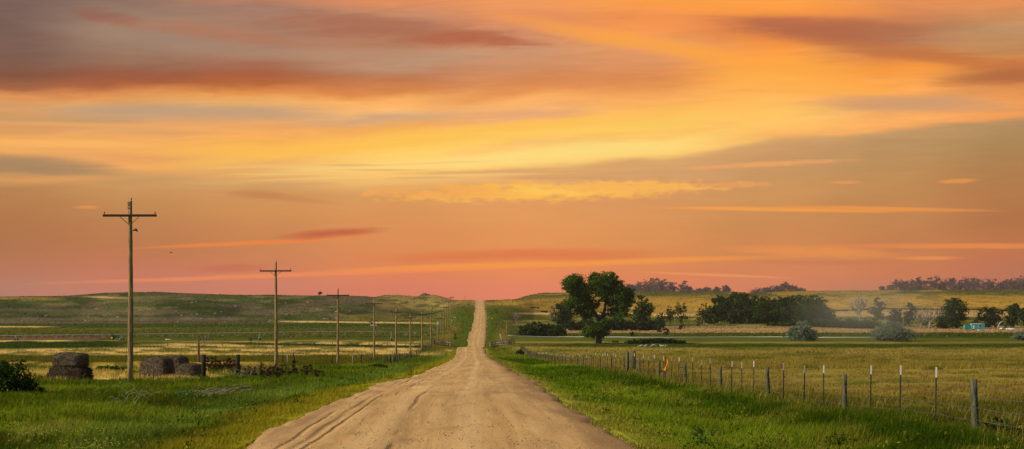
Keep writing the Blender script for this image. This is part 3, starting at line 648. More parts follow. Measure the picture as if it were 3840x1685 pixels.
# ------------------------------------------------------------------ foliage
def leaves(name, lobes, n, size, c_lo, c_hi, parent=None, seed=1, flat=0.0, clump=.22, mat_=M_LEAF, holes=.5):
    """lobes: (x,y,z,rx,ry,rz) ; leaf faces gathered in clumps spread through each lobe's volume, denser at the rim"""
    g = np.random.default_rng(seed); lo = np.array(lobes, float)
    vol = (lo[:, 3]*lo[:, 4]*lo[:, 5])**.67; pr = vol/vol.sum(); ncl = max(8, n//26)
    li = g.choice(len(lo), ncl, p=pr)
    dv = g.normal(size=(ncl, 3)); dv /= np.linalg.norm(dv, axis=1)[:, None]; rad = .38+.85*g.random(ncl)**.7
    cc_ = lo[li, :3]+dv*lo[li, 3:]*rad[:, None]
    rr_ = np.minimum.reduce(lo[li, 3:], axis=1)*clump*(.6+.9*g.random(ncl))
    tone = g.random(ncl)
    k = g.integers(0, ncl, n); off = g.normal(size=(n, 3))*.55; P = cc_[k]+off*rr_[k][:, None]*np.array([1.15, 1.15, .8])
    a = g.normal(size=(n, 3)); a /= np.linalg.norm(a, axis=1)[:, None]; b = np.cross(a, g.normal(size=(n, 3))); b /= np.linalg.norm(b, axis=1)[:, None]
    s = (size*(.6+.8*g.random(n)))[:, None]
    V_ = np.stack([P-a*s*.6, P+b*s*.35, P+a*s*.6, P-b*s*.35], 1).reshape(-1, 3); Fc = np.arange(n*4).reshape(-1, 4)
    t = np.clip(tone[k]*.7+g.random(n)*.45-.05, 0, 1)[:, None]; C = np.array(c_lo)*(1-t)+np.array(c_hi)*t
    return np_mesh(name, V_, Fc, mat_, np.repeat(C, 4, 0), parent=parent)
G_DARK = ((.012, .030, .006), (.066, .118, .020)); G_MID = ((.022, .045, .010), (.075, .12, .03))
G_SILV = ((.10, .13, .085), (.27, .32, .22)); G_FAR_HAZED = ((.075, .058, .060), (.135, .105, .10)); G_BUSH = ((.014, .032, .008), (.05, .09, .02))  # skyline leaf colours have haze mixed in as greyish mauve
def generic_lobes(h, w, seed, trunk=.18, n=9, lean=0, flat=1.0):
    g = random.Random(seed); out = []
    for i in range(n):
        t = (i+.5)/n; z = h*(trunk+.04+(1-trunk)*.9*t); prof = math.sin(math.pi*min(1, .18+.80*t))**.6
        r = w*.5*prof; a = g.random()*6.28; rr2 = r*g.uniform(.1, .6)
        s = w*g.uniform(.22, .36)*max(.6, prof)
        out.append((math.cos(a)*rr2+lean*z, math.sin(a)*rr2*.8, min(z, h-s*.75), s*1.1, s, s*g.uniform(.65, .95)))
    return out
def limbs(base_r, h, lobes, seed, kind=M_BARK, parent=None, name='trunk', fork=.28, nb=6, n=8):
    g = random.Random(seed); mb = MB(); fk = h*fork
    mb.tube([(0,0,-.3), (0,0,.15*fk), (g.uniform(-.1,.1)*fk, 0, fk*.6), (g.uniform(-.12,.12)*fk, 0, fk)], [base_r*1.35, base_r*1.05, base_r*.85, base_r*.75], n, .15)
    for L_ in sorted(lobes, key=lambda q: -q[3])[:nb]:
        e = Vector(L_[:3]); s0 = Vector((0, 0, fk*g.uniform(.7, 1))); m1 = s0.lerp(e, .45)+Vector((g.uniform(-.06,.06)*h, g.uniform(-.06,.06)*h, .03*h))
        mb.tube([s0, m1, e], [base_r*.55, base_r*.3, base_r*.08], 6, .2)
    return mb.build(name, kind, parent, True)
ORD = ['first','second','third','fourth','fifth','sixth','seventh','eighth','ninth','tenth','eleventh','twelfth','thirteenth','fourteenth','fifteenth','sixteenth','seventeenth','eighteenth','nineteenth','twentieth','twenty-first','twenty-second','twenty-third','twenty-fourth','twenty-fifth','twenty-sixth','twenty-seventh','twenty-eighth']
def tree(label, px, Y, topy, wpx, pal=G_DARK, seed=1, n=2600, leaf=.55, trunk=.18, nl=10, group=None, name='tree', cat='tree', basey=None, clump=.3, nb=6, z0=None, lobes=None):
    X, Y, Z = spot(px, Y)
    if z0 is not None: Z = z0
    h = (HY-topy)/F*Y-Z; w = wpx/F*Y
    t = thing(name, label, cat, (X, Y, Z), 0, group)
    lb = lobes or generic_lobes(h, w, seed, trunk, nl)
    limbs(max(.1, h*.028), h, lb, seed, parent=t, nb=nb, fork=max(.1, trunk+.06))
    leaves('crown', lb, n, leaf, *pal, parent=t, seed=seed, clump=clump)
    return t

# big cottonwood
bx, by, bz = spot(2246, 563)
sc_ = .3009/F*563                            # metres for one unit of the drawing below
def TP(u, v, yy=0): return ((u-820)*sc_, yy, (1030-v)*sc_)
big = thing('cottonwood_tree', 'largest tree, a spreading dark green cottonwood alone in the green field', 'tree', (bx, by, bz))
BL = [(520,250,115,78),(430,305,82,72),(600,330,95,80),(470,370,70,50),(560,440,120,85),(650,400,90,85),(480,520,95,60),(600,540,100,70),(440,560,45,45),
      (690,610,85,95),(660,690,60,50),(780,225,78,72),(930,225,95,80),(1000,210,45,50),(860,290,100,80),(980,310,110,90),(900,390,85,70),(1060,330,70,75),
      (1040,430,105,80),(1150,420,105,85),(1190,490,70,85),(1130,540,95,65),(1210,420,45,50),(1060,560,60,45),(760,340,70,65),(760,160,25,20),(830,170,30,22),
      (1060,650,55,60),(1065,740,52,80),(970,610,35,35),(790,540,45,50),(860,790,90,75),(740,860,90,75),(680,900,60,50),(880,880,72,60),(800,930,80,50),(660,860,45,40),(560,610,60,55),(700,520,70,60),(850,490,45,30),(960,540,45,40),(820,400,50,40),(740,300,60,60),(1130,610,60,55),(900,470,40,40)]
lob = []
for i, (u, v, a, b) in enumerate(BL):
    x_, _, z_ = TP(u, v); r_ = random.Random(i); lob.append((x_, r_.uniform(-.8, .8)*(3.5 if v < 760 else 1.5), z_, a*sc_*.93, min(a, b)*sc_*1.15, b*sc_*.93))
tk = MB()
tk.tube([TP(812,1045), TP(815,1010), TP(820,940), TP(826,840), TP(835,740)], [1.25, 1.08, .98, .95, 1.0], 12, .12)
tk.tube([TP(832,760), TP(790,680,.2), TP(745,600,.4), TP(715,500,.3), TP(660,410,.2), TP(560,320)], [.80,.58,.48,.36,.24,.1], 9, .12)
tk.tube([TP(838,760), TP(872,680,-.2), TP(893,600,-.4), TP(900,520,-.4), TP(885,420), TP(870,300)], [.82,.60,.50,.42,.3,.1], 9, .12)
tk.tube([TP(862,700), TP(930,662,.3), TP(1000,655,.5), TP(1055,690,.6)], [.45,.34,.25,.1], 8, .12)
tk.tube([TP(898,560), TP(935,500,-.5), TP(1000,420,-.4), TP(1130,430)], [.36,.28,.2,.08], 7, .12)
tk.tube([TP(935,650), TP(930,560), TP(940,505)], [.25,.2,.15], 6, .12)
tk.tube([TP(740,590), TP(745,480), TP(775,430), TP(830,425), TP(870,460)], [.26,.22,.17,.13,.08], 7, .12)
tk.tube([TP(720,560), TP(620,500), TP(520,500)], [.3,.2,.08], 7, .12)
tk.tube([TP(890,620), TP(960,600), TP(1100,520)], [.25,.2,.08], 7, .12)
tk.build('trunk', M_BARK, big, True)
leaves('crown', lob, 50000, .44, (.015, .042, .005), (.115, .195, .026), big, 5, clump=.42)

# ---- trees round it
tree('mid height dark tree behind the left limb of the big cottonwood', 2111, 900, 1134, 92, G_BUSH, 21, 4420, .75, .12)
tree('tall slender layered tree right of the big cottonwood', 2409, 900, 1103, 74, G_DARK, 22, 4420, .75, .1, 12)
tree('small round tree on a bare stem near the wooden pole', 2512, 960, 1149, 46, G_BUSH, 23, 1500, .55, .25)
tree('feathery paler tree just right of the wooden pole', 2556, 1000, 1131, 62, G_MID, 24, 1900, .55, .16)
tree('low rounded bush tree between the slender tree and the wooden pole', 2478, 980, 1171, 60, G_BUSH, 25, 1500, .55, .06)
tree('small tree at the left end of the dark grove', 2634, 1000, 1136, 54, G_BUSH, 26, 1700, .55, .15)
GR = [(2692,1108,66),(2718,1112,70),(2750,1094,60),(2785,1102,64),(2822,1108,66),(2862,1112,68),(2900,1116,64),(2938,1118,60),(2962,1110,66),(2996,1103,74),(3036,1106,78),(3066,1118,70),(3092,1150,60)]
for i, (px, ty, w) in enumerate(GR):
    tree(f'tall dark tree in the dense grove, {ORD[i]} from its left end', px, 1040+(i*37 % 60), ty, w*1.35, G_DARK, 40+i, 5200, .85, .03, 16, 'trees packed in the dense grove')
for i, (px, ty, w) in enumerate([(2670,1150,50),(2770,1158,70),(2850,1160,72),(2925,1158,70),(3005,1150,80)]):
    tree(f'lower front tree along the foot of the grove, {ORD[i]} from the left', px, 1015, ty, w*1.2, G_DARK, 60+i, 3000, .85, .02, 10, 'lower trees along the front of the grove')
tree('big dark tree standing left of the teal trailer', 3572, 900, 1119, 112, G_DARK, 70, 7140, .75, .10, 14)
tree('thin crooked tree with a tuft leaning right in the haze', 3290, 960, 1118, 62, G_BUSH, 71, 2890, .75, .15, 9)
tree('rounded hazy tree left of the leafless trees', 3362, 950, 1158, 74, G_BUSH, 72, 3400, .75, .1)
tree('pointed hazy tree directly behind the far right wooden pole', 3410, 960, 1130, 52, G_BUSH, 73, 3230, .75, .12, 10)
tree('low spreading tree just right of the teal trailer', 3712, 930, 1156, 96, G_BUSH, 74, 4080, .75, .10)
tree('taller tree behind the two parked cars', 3800, 930, 1136, 84, G_DARK, 75, 4250, .75, .12)
tree('dark tree cut by the right edge behind the silver bush', 3858, 915, 1146, 70, G_DARK, 76, 3400, .75, .12)
tree('small low tree under the big dark tree by the trailer', 3530, 905, 1186, 60, G_BUSH, 77, 2380, .75, .06)
tree('tiny lone tree on the crest of the left hills', 1201, 1540, 1095, 17, G_BUSH, 78, 850, .75, .2, 6)

# shrubs
def shrub(label, px, Y, topy, wpx, pal=G_BUSH, seed=1, n=900, leaf=.4, name='shrub', cat='shrub', group=None, clump=.35, nl=8, depth=.8):
    X, Y, Z = spot(px, Y); h = max(.4, (HY-topy)/F*Y-Z); w = wpx/F*Y
    g = random.Random(seed); lb = []
    for i in range(nl):
        a = (i+.5)/nl*2-1; s = g.uniform(.26, .42); hh = h*math.sqrt(max(.15, 1-a*a*.8))*g.uniform(.75, 1)
        lb.append((a*w*.38, g.uniform(-.3, .3)*w*depth, hh*.52, w*.19, w*.2*depth, hh*.48))
    t = thing(name, label, cat, (X, Y, Z), 0, group)
    mb = MB()
    for L_ in lb[:5]: mb.tube([(L_[0]*.2, 0, -.1), (L_[0]*.6, L_[1]*.5, h*.25), (L_[0], L_[1], h*.6)], [h*.02, h*.015, h*.006], 5)
    mb.build('stem', M_BARK, t)
    leaves('foliage', lb, n, leaf, *pal, parent=t, seed=seed, clump=clump); return t
for i, (px, Y, ty, w, s) in enumerate([(1985,690,1206,86,'left end'),(2020,685,1204,90,'second clump from the left'),(2058,690,1212,90,'third clump from the left'),(2088,680,1216,70,'right end')]):
    shrub(f'dark thicket on the straw patch left of the big tree, {s}', px, Y, ty, w, G_BUSH, 90+i, 2600, .6, 'thicket', 'shrub', 'dark thicket left of the big tree')
bushrow = [(2150,1196),(2190,1192),(2230,1196),(2275,1190),(2310,1188),(2345,1196),(2385,1194),(2425,1196),(2450,1200)]
for i, (px, ty) in enumerate(bushrow):
    shrub(f'dark bush in the row behind the big tree, {ORD[i]} from left', px, 860, ty, 96, G_BUSH, 110+i, 2400, .7, 'bush', 'bush', 'low row of bushes behind the big tree')
for i, px in enumerate(range(1990, 2420, 42)):
    shrub(f'bush in the thin dark line under the golden hill, {ORD[i]} from the road', px, 1190, 1169+(i*7 % 5), 86, G_DARK, 130+i, 900, .9, 'hedge_bush', 'bush', 'bush line at the foot of the golden hill')
for i, px in enumerate(range(3100, 3880, 38)):
    shrub(f'bush in the long line below the right hill, {ORD[i]} from the grove', px, 1300, 1168-i*.55+(i*7 % 5), 84, G_DARK, 160+i, 900, 1.0, 'hedge_bush', 'bush', 'long line of bushes below the right hill')
for i, (px, ty, Y) in enumerate([(2925,1207,960),(2965,1200,950),(3005,1194,950),(3045,1190,945),(3085,1192,940),(3125,1194,930),(3165,1190,920),(3205,1198,910),(3245,1200,905),(3285,1206,900)]):
    shrub(f'green shrub of the low hedge right of the grove, {ORD[i]} from left', px, Y, ty, 100, G_MID if i < 5 else G_BUSH, 190+i, 2400, .65, 'hedge_shrub', 'shrub', 'low hedge running right from the grove')
for i, (px, ty, w, Y, nm) in enumerate([(2468,1205,30,800,'small bush right of the bush row'),(2555,1196,34,880,'dark bush at the foot of the feathery tree'),(2500,1222,24,720,'tiny yellow green bush on the straw strip'),(2371,1236,20,700,'low dark bush right of the cottonwood trunk'),(2306,1279,26,575,'low green bush at the field edge beside the trunk'),(2620,1190,34,960,'pale bush left of the grove'),(3480,1200,60,920,'brushy undergrowth below the leafless trees'),(3650,1195,50,940,'brownish brush above the teal trailer'),(3770,1200,50,925,'brush behind the two cars')]):
    shrub(nm, px, Y, ty, w, G_BUSH, 210+i, 500, .45)
shrub('silvery green rounded bush in the field, left of the pair', 3008, 610, 1207, 112, G_SILV, 230, 9000, .36, 'silver_bush', 'bush', 'silvery bushes in the field', .3, 12)
t = shrub('largest silvery green bush, wide and round in the haze', 3350, 600, 1205, 158, G_SILV, 231, 12000, .36, 'silver_bush', 'bush', 'silvery bushes in the field', .3, 14)
shrub('silvery green bush cut by the right edge of the field', 3842, 620, 1236, 104, G_SILV, 232, 7000, .36, 'silver_bush', 'bush', 'silvery bushes in the field', .3, 12)
# reeds
shrub('long dark clump of reeds in the field right of the big tree', 2462, 560, 1271, 215, G_DARK, 240, 11000, .6, 'reed_clump', 'reeds', None, .5, 34, .15)
shrub('small dark green bush at the far end of the right fence', 1952, 420, 1310, 30, G_BUSH, 241, 1600, .22)
shrub('dense dark green bush cut by the left edge of the photo', 18, 62, 1336, 215, ((.010,.026,.005),(.05,.095,.015)), 242, 9000, .09, clump=.4, nl=12)
shrub('low spreading sprout of leaves right of the left edge bush', 135, 66, 1435, 90, ((.014,.032,.005),(.05,.095,.015)), 2421, 900, .09)
shrub('low bright green weeds between the hay stack and the nearest pole', 410, 128, 1370, 130, ((.03,.07,.01),(.07,.14,.02)), 243, 3600, .13, 'weed_patch', 'weeds')
shrub('dark green bush in front of the little rail gate', 1420, 160, 1366, 75, G_MID, 244, 3200, .16)
for i, (px, Y, ty, w) in enumerate([(925,106,1398,80),(1010,104,1402,100),(1095,112,1396,95),(1180,118,1388,80)]):
    shrub(f'low green weedy bush mixed with the brown dock weeds, {ORD[i]} from the left', px, Y, ty, w, ((.03,.055,.012),(.085,.12,.035)), 260+i, 2400, .12, 'weedy_bush', 'bush', 'weedy bushes right of the black posts')
shrub('small dark bush on the far field behind the fourth pole', 1395, 1020, 1191, 22, G_BUSH, 245, 200, .5)
shrub('dark bush beside the corral left of the road', 1707, 640, 1232, 12, G_BUSH, 246, 200, .4)
shrub('grey brown leafless shrub by the road on the far slope', 1862, 1010, 1160, 12, ((.08,.06,.04),(.2,.16,.1)), 247, 260, .35)

# bare trees
def bare_tree(label, px, Y, topy, wpx, seed, m=M_DEADW, n=16, r0=.22, z0=None):
    X, Y, Z = spot(px, Y); h = (HY-topy)/F*Y-Z; w = wpx/F*Y; g = random.Random(seed)
    t = thing('bare_tree', label, 'dead tree', (X, Y, Z)); mb = MB()
    mb.tube([(0,0,-.2),(.05*w,0,h*.2),(-.03*w,0,h*.42),(.02*w,0,h*.6)], [r0*h/8,r0*.8*h/8,r0*.6*h/8,r0*.35*h/8], 7, .2)
    mb.build('trunk', m, t, True); br = MB()
    for i in range(n):
        a = (i/(n-1))*2-1; s0 = Vector((g.uniform(-.03,.03)*w, 0, h*g.uniform(.15,.55))); e = Vector((a*w*.5, g.uniform(-.3,.3)*w, h*g.uniform(.6,1)*(1-.25*abs(a))))
        m1 = s0.lerp(e, .5)+Vector((a*w*.08, 0, -.04*h)); br.tube([s0, m1, e], [r0*.42*h/8, r0*.26*h/8, .03*h/8], 5, .2)
        for k in range(4):
            q = m1.lerp(e, g.random()); e2 = q+Vector((g.uniform(-.14,.14)*w, g.uniform(-.1,.1)*w, g.uniform(.03,.2)*h)); br.tube([q, q.lerp(e2,.5)+Vector((0,0,.01*h)), e2], [.13*h/8,.08*h/8,.03*h/8], 4)
    br.build('branches', m, t, True); return t
bare_tree('grey bare tree on the slope right of the road', 1937, 880, 1170, 26, 301, n=14, r0=.35)
bare_tree('tall pale leafless tree standing in the haze', 3222, 1000, 1100, 66, 302, n=16, r0=.26)
bare_tree('leafless grey tree with thick leaning trunk, left of its pair', 3452, 905, 1152, 58, 303, n=14, r0=.3)
bare_tree('leafless grey tree with pale straight trunk, nearer the big dark tree', 3485, 900, 1148, 54, 304, n=14, r0=.42)
bare_tree('bare branched tree reaching up behind the dark tree left of the cottonwood', 2082, 910, 1138, 40, 305, n=10, r0=.2)
bare_tree('thin bare branches rising left of the big dark tree by the trailer', 3524, 915, 1133, 36, 306, n=8, r0=.16)

# skyline trees, kilometres off
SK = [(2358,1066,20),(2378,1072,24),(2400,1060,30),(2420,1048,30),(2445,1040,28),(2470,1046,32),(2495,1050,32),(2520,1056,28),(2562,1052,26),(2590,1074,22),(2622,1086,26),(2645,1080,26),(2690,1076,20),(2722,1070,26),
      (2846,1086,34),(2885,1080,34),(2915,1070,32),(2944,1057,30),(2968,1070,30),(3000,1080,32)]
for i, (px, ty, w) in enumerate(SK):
    X, Y, Z = spot(px, 3400); tree(f'hazy skyline tree between the big tree and far right group, {ORD[i]} from left', px, 4500+(i % 5)*40, ty, w*1.8, G_FAR_HAZED, 400+i, 1900, 2.6, .02, 9, 'hazy skyline trees above the middle of the ridge', z0=(HY-1106)/F*4500, clump=.4, nb=3)
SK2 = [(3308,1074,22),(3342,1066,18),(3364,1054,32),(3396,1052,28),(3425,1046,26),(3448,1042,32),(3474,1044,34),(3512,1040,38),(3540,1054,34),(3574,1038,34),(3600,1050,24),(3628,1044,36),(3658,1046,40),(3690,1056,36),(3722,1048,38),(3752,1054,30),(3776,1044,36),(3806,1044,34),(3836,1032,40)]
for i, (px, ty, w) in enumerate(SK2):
    tree(f'hazy skyline tree above the right ridge, {ORD[i]} from the left', px, 4400+(i*3 % 5)*40, ty, w*(1.5+(i*7 % 5)*.18), G_FAR_HAZED, 430+i, 2000, 2.6, .02, 10, 'hazy skyline trees above the right ridge', z0=(HY-1100)/F*4400, clump=.4, nb=3)
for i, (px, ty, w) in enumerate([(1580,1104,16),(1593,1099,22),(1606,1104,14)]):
    tree(f'hazy skyline tree left of the road, {ORD[i]} from the left', px, 4500, ty, w*1.3, G_FAR_HAZED, 470+i, 800, 2.4, .02, 7, 'hazy skyline trees left of the road', z0=(HY-1118)/F*4500, nb=3)

# ------------------------------------------------------------------ utility poles
def make_pole(h=10.0, r=.17, arm=3.0, transformer=0, pins=True):
    t = thing('utility_pole', '', 'utility pole'); at = .13*r/.17
    mb = MB(); g = [((R.random()-.5)*.03, (R.random()-.5)*.03, h*i/9-(.6 if i == 0 else 0)) for i in range(10)]
    mb.tube(g, [r*(1-.38*i/9) for i in range(10)], 14, .05); mb.build('pole', M_POLE, t, True)
    za = h-.80; rt = r*.62
    mb = MB(); mb.box((0, -rt-.05, za), (arm, .10, at)); mb.build('crossarm', M_ARM, t, bevel=.01)
    for s in (-1, 1):
        mb = MB(); mb.tube([(s*.54, -rt-.11, za-.06), (0+s*.02, -rt-.08, za-.52)], .018, 5); mb.build('brace', M_METAL, t)
        mb = MB(); mb.tube([(s*(arm/2-.09), -rt-.05, za+.06), (s*(arm/2-.09), -rt-.05, za+.13)], .011, 5)
        mb.tube([(s*(arm/2-.09), -rt-.05, za+.11+q) for q in (0, .02, .05, .055, .09, .10)], [.025, .045, .04, .028, .034, .012], 8); mb.build('insulator', M_CERAM, t, True)
    mb = MB(); mb.tube([(.02, -.03, h-.35), (.06, -.03, h+.12)], .02, 6); mb.tube([(.06, -.03, h+.08+q) for q in (0, .02, .05, .055, .09, .10)], [.02, .045, .04, .028, .034, .012], 8); mb.build('insulator', M_CERAM, t, True)
    for k in range(transformer):
        mb = MB(); x = (-1)**k*(.30+.35*(k//2)); mb.tube([(x, -.1, h*.66+q) for q in (0, .04, 1.1, 1.2)], [.26, .34, .34, .2], 14); mb.tube([(x, -.1, h*.66+1.2), (x, -.1, h*.66+1.4)], .04, 6)
        mb.build('transformer', M_GALV, t, True)
    return t
protos = {0: make_pole(), 2: make_pole(r=.26), 1: make_pole(r=.26, transformer=1), 3: make_pole(r=.26, transformer=3)}
LINE = [(490,89.4,755,0,'closest wooden utility pole, tallest in view, between the two hay stacks'),(1036,151,985,0,''),(1267,214,1085,0,''),(1403,283,1121,0,''),(1485,351,1156,0,''),(1539,420,1180,0,''),(1583,493,1169,0,''),(1616,571,1166,0,''),
        (1641,600,1185,1,''),(1663,650,1190,0,''),(1680,705,1199,0,''),(1693,765,1190,1,''),(1704,830,1180,3,''),(1709,870,1182,1,''),(1655,745,1160,0,''),(1664,820,1147,0,''),(1673,880,1147,0,''),(1681,960,1128,0,''),(1690,1030,1112,0,''),(1699,1110,1111,0,''),(1708,1180,1122,0,''),(1716,1240,1134,0,''),(1725,1290,1128,0,''),(1734,1330,1130,0,''),(1743,1380,1112,0,'')]
used = set()
pole_things = []
for i, (px, Y, ty, tr, lab) in enumerate(LINE):
    X, Y, Z = spot(px, Y); h = (HY-ty)/F*Y-Z
    if tr == 0 and i > 3: tr = 2
    t = protos[tr] if tr not in used else copy_tree(protos[tr]); used.add(tr)
    t.location = (X, Y, Z); s = h/10.0; t.scale = (1 if .75 < s < 1.3 else s, 1, s)
    t.rotation_euler = (R.uniform(-.006, .006), R.uniform(-.008, .008), R.uniform(-.05, .05) if i else 0)
    t['group'] = 'wooden utility poles along the left of the road'
    t['label'] = lab or f'wooden utility pole left of the road, {ORD[i]} away from the camera'
    pole_things.append(t)
# hanging bracket and small gear on the nearest pole
mb = MB(); mb.box((.16, -.12, 8.38), (.14, .07, .05)); mb.tube([(.2, -.12, 8.42), (.34, -.12, 8.42), (.44, -.12, 8.32)], [.05, .075, .02], 8); mb.build('bracket', M_CERAM, pole_things[0], True)
mb = MB()
for q in (9.62, 9.78, 9.9): mb.box((-.10, -.08, q), (.09, .08, .05))
mb.build('pole_fitting', M_CERAM, pole_things[0])
def plain_pole(label, px, Y, topy, r=.14, m=M_POLE, name='wooden_pole', cat='pole', group=None, lean=0, arm=0):
    X, Y, Z = spot(px, Y); h = (HY-topy)/F*Y-Z; t = thing(name, label, cat, (X, Y, Z), 0, group)
    mb = MB(); mb.tube([(0,0,-.4), (lean*.5*h,0,h*.5), (lean*h,0,h)], [r*1.1, r, r*.75], 9, .1); mb.build('shaft', m, t, True)
    if arm: mb = MB(); mb.box((0, -.15, h-.5), (arm, .1, .12)); mb.build('crossarm', M_ARM, t)
    return t
plain_pole('thin pole on the far left hill, nearest the left edge', 35, 1350, 1114, .11, group='poles on the far left hills', arm=2.2)
plain_pole('thin pole on the far left hill by the black cattle', 142, 1290, 1121, .11, group='poles on the far left hills', arm=2.2)
plain_pole('thin pole on the far hill right of the nearest utility pole', 697, 1290, 1117, .13, group='poles on the far left hills', arm=2.2)
plain_pole('thin pole on the far hill left of the third utility pole', 1250, 1270, 1122, .13, group='poles on the far left hills')
plain_pole('grey pole beside the corral right of the road', 1900, 605, 1208, .15)
plain_pole('pale wooden pole on the straw strip right of the big tree', 2530, 720, 1173, .11)
plain_pole('wooden pole behind the largest silvery bush', 3387, 680, 1167, .13)
plain_pole('tall reddish brown post standing alone behind the black posts', 746, 215, 1271, .165, M_RUST, 'wooden_post', 'post', lean=-.02)
plain_pole('small leaning stake left of the nearest pole', 470, 190, 1346, .07, M_POLED, 'stake', 'post', lean=-.08)
plain_pole('dark crooked snag leaning beside the right corral', 1890, 606, 1252, .34, M_DEADW, 'leaning_snag', 'dead wood', lean=-.35)
plain_pole('thin short post right of the road before the corral pole', 1868, 700, 1230, .09, M_POLED, 'stake', 'post')
plain_pole('thin short post beside the grey corral pole', 1875, 690, 1234, .09, M_POLED, 'stake', 'post', lean=.02)

# ------------------------------------------------------------------ fences
def wire(mb, pts, r):
    mb.tube(pts, r, 4, caps=False)
def make_posts():
    w = MB(); w.tube([(0,0,-.4),(.005,0,.3),(0,.004,.9),(0,0,1.20)], [.085,.082,.078,.076], 12, .08)
    tsteel = MB(); tsteel.box((0, 0, .38), (.038, .008, 1.56)); tsteel.box((0, .018, .38), (.008, .032, 1.56))
    for k in range(14): tsteel.box((0, -.006, .0+.075*k), (.014, .012, .016))
    tip = MB(); tip.box((0, 0, 1.285), (.042, .012, .25)); tip.box((0, .019, 1.285), (.012, .034, .25))
    return w, tsteel, tip
w_, s_b, tip_ = make_posts()
fr = thing('roadside_fence', 'barbed wire fence with wooden and white tipped steel posts along the right verge', 'fence', (10.9, 35, gz(10.9, 35)))
base_loc = Vector(fr.location)
pw = w_.build('wooden_post', M_WPOST, fr, True); ps = s_b.build('steel_post', M_TPOST, fr); pt = tip_.build('post_tip', M_TTIP, ps)
posts = []
Yp = 22.3; k = 0
wood_Y = [22.3]+[35.5+13.15*i for i in range(0, 38)]
allp = []
for i in range(len(wood_Y)-1):
    allp.append((wood_Y[i], 'w'))
    for q in (1, 2, 3): allp.append((wood_Y[i]+(wood_Y[i+1]-wood_Y[i])*q/4, 's'))
first = {'w': True, 's': True}; stuff_v = MB(); tops = []
for j, (Yq, ty) in enumerate(allp):
    Xq = 10.9+(R.random()-.5)*.12; Zq = gz(Xq, Yq); tl = (R.uniform(-.03, .03), R.uniform(-.035, .035))
    hh = (0 if ty == 'w' else R.uniform(-.02, .12)); tops.append((Xq, Yq, Zq))
    if j < 98:
        src = pw if ty == 'w' else ps
        if first[ty]: o = src; first[ty] = False; tips = pt if ty == 's' else None
        else:
            o = src.copy(); COL.objects.link(o); o.parent = fr
            if ty == 's': c = pt.copy(); COL.objects.link(c); c.parent = o
        o.location = Vector((Xq, Yq, Zq+hh))-base_loc; o.rotation_euler = (tl[0], tl[1], R.uniform(-.4, .4))
        if ty == 'w': o.scale = (R.uniform(.9, 1.2), R.uniform(.9, 1.2), R.uniform(.94, 1.04))
        if j == 4: o.scale.z *= 1.08
    else:
        stuff_v.tube([Vector((Xq, Yq, Zq-.2))-base_loc, Vector((Xq, Yq, Zq+1.2))-base_loc], .09 if ty == 'w' else .045, 6)
o = stuff_v.build('far_posts', M_WPOST, fr); o['kind'] = 'stuff'
for hgt in (.35, .62, .88, 1.1):
    mb = MB(); pts = []
    for (a, b, c), (a2, b2, c2) in zip(tops[:70], tops[1:71]):
        pts.append(Vector((a, b-.05, c+hgt))-base_loc); pts.append(Vector(((a+a2)/2, (b+b2)/2, (c+c2)/2+hgt-.03))-base_loc)
    wire(mb, pts, .0045); mb.build('wire', M_WIRE, fr)
X, Y = 10.9, 119.0
mb = MB(); mb.tube([(0,0,-.3),(0,0,1.62)], [.21,.19], 12, .06); c = mb.build('corner_post', M_WPOST, fr, True, loc=Vector((X, Y, gz(X, Y)))-base_loc)
mb = MB(); mb.tube([(0,0,-.3),(0,0,1.60)], [.12,.11], 10, .06); c = mb.build('corner_post', M_WPOST, fr, True, loc=Vector((X-.42, Y, gz(X, Y)))-base_loc)
# orange marker on the fence
X, Y, Z = spot(2494, 98.0); fx = X
t = thing('orange_marker', 'tattered orange and dark marker cloth hung on a steel fence post', 'marker', (fx, 97.8, Z))
mb = MB(); g = random.Random(5); nx, nz = 8, 18; vs = []
for side in (0, 1):
    for iz in range(nz+1):
        for ix in range(nx+1):
            u = ix/nx; v = iz/nz; x = (u-.5)*(.20+.05*math.sin(v*9)+.05*math.sin(v*23))+.03*math.sin(v*6)+.05*v
            vs.append((x, -.03*math.sin(u*7+v*5)-.02+side*.012, 1.30-v*.72+.03*math.sin(u*6)))
N_ = (nx+1)*(nz+1)
fs = [(a+s*N_, a+1+s*N_, a+nx+2+s*N_, a+nx+1+s*N_) for s in (0, 1) for a in (iz*(nx+1)+ix for iz in range(nz) for ix in range(nx))]
mb.add(vs, fs); mb.build('cloth', M_ORANGE, t, True)
mb = MB(); mb.tube([(0, .03, -.2), (0.0, .03, 1.50)], .035, 8); mb.build('stake', M_POLED, t)

# left fence: black posts, thin stakes
fl = thing('old_fence', 'old wire fence with black, brown and leaning posts along the left verge', 'fence', spot(764, 99)); fb = Vector(fl.location)
LP = [(575,84,1360,.03,0,M_RUST),(764,99,1330,.14,0,M_TIE),(892,112,1330,.15,0,M_TIE),(827,190,1341,.045,0,M_POLED),(853,190,1350,.04,0,M_POLED),(955,200,1333,.03,0,M_TPOST),(1061,190,1334,.07,0,M_TIE),(1077,200,1331,.03,0,M_GALV),
      (1107,190,1327,.075,-.17,M_TIE),(1118,192,1341,.045,-.12,M_POLED),(1200,200,1330,.03,0,M_TPOST),(1245,185,1338,.06,.03,M_TIE),(1322,215,1331,.03,0,M_GALV),(1354,205,1327,.07,0,M_TIE),
      (434,150,1350,.03,0,M_POLED),(174,175,1358,.03,0,M_POLED),(1257,180,1348,.04,-.1,M_POLED),(620,178,1350,.03,0,M_POLED)]
pp = []
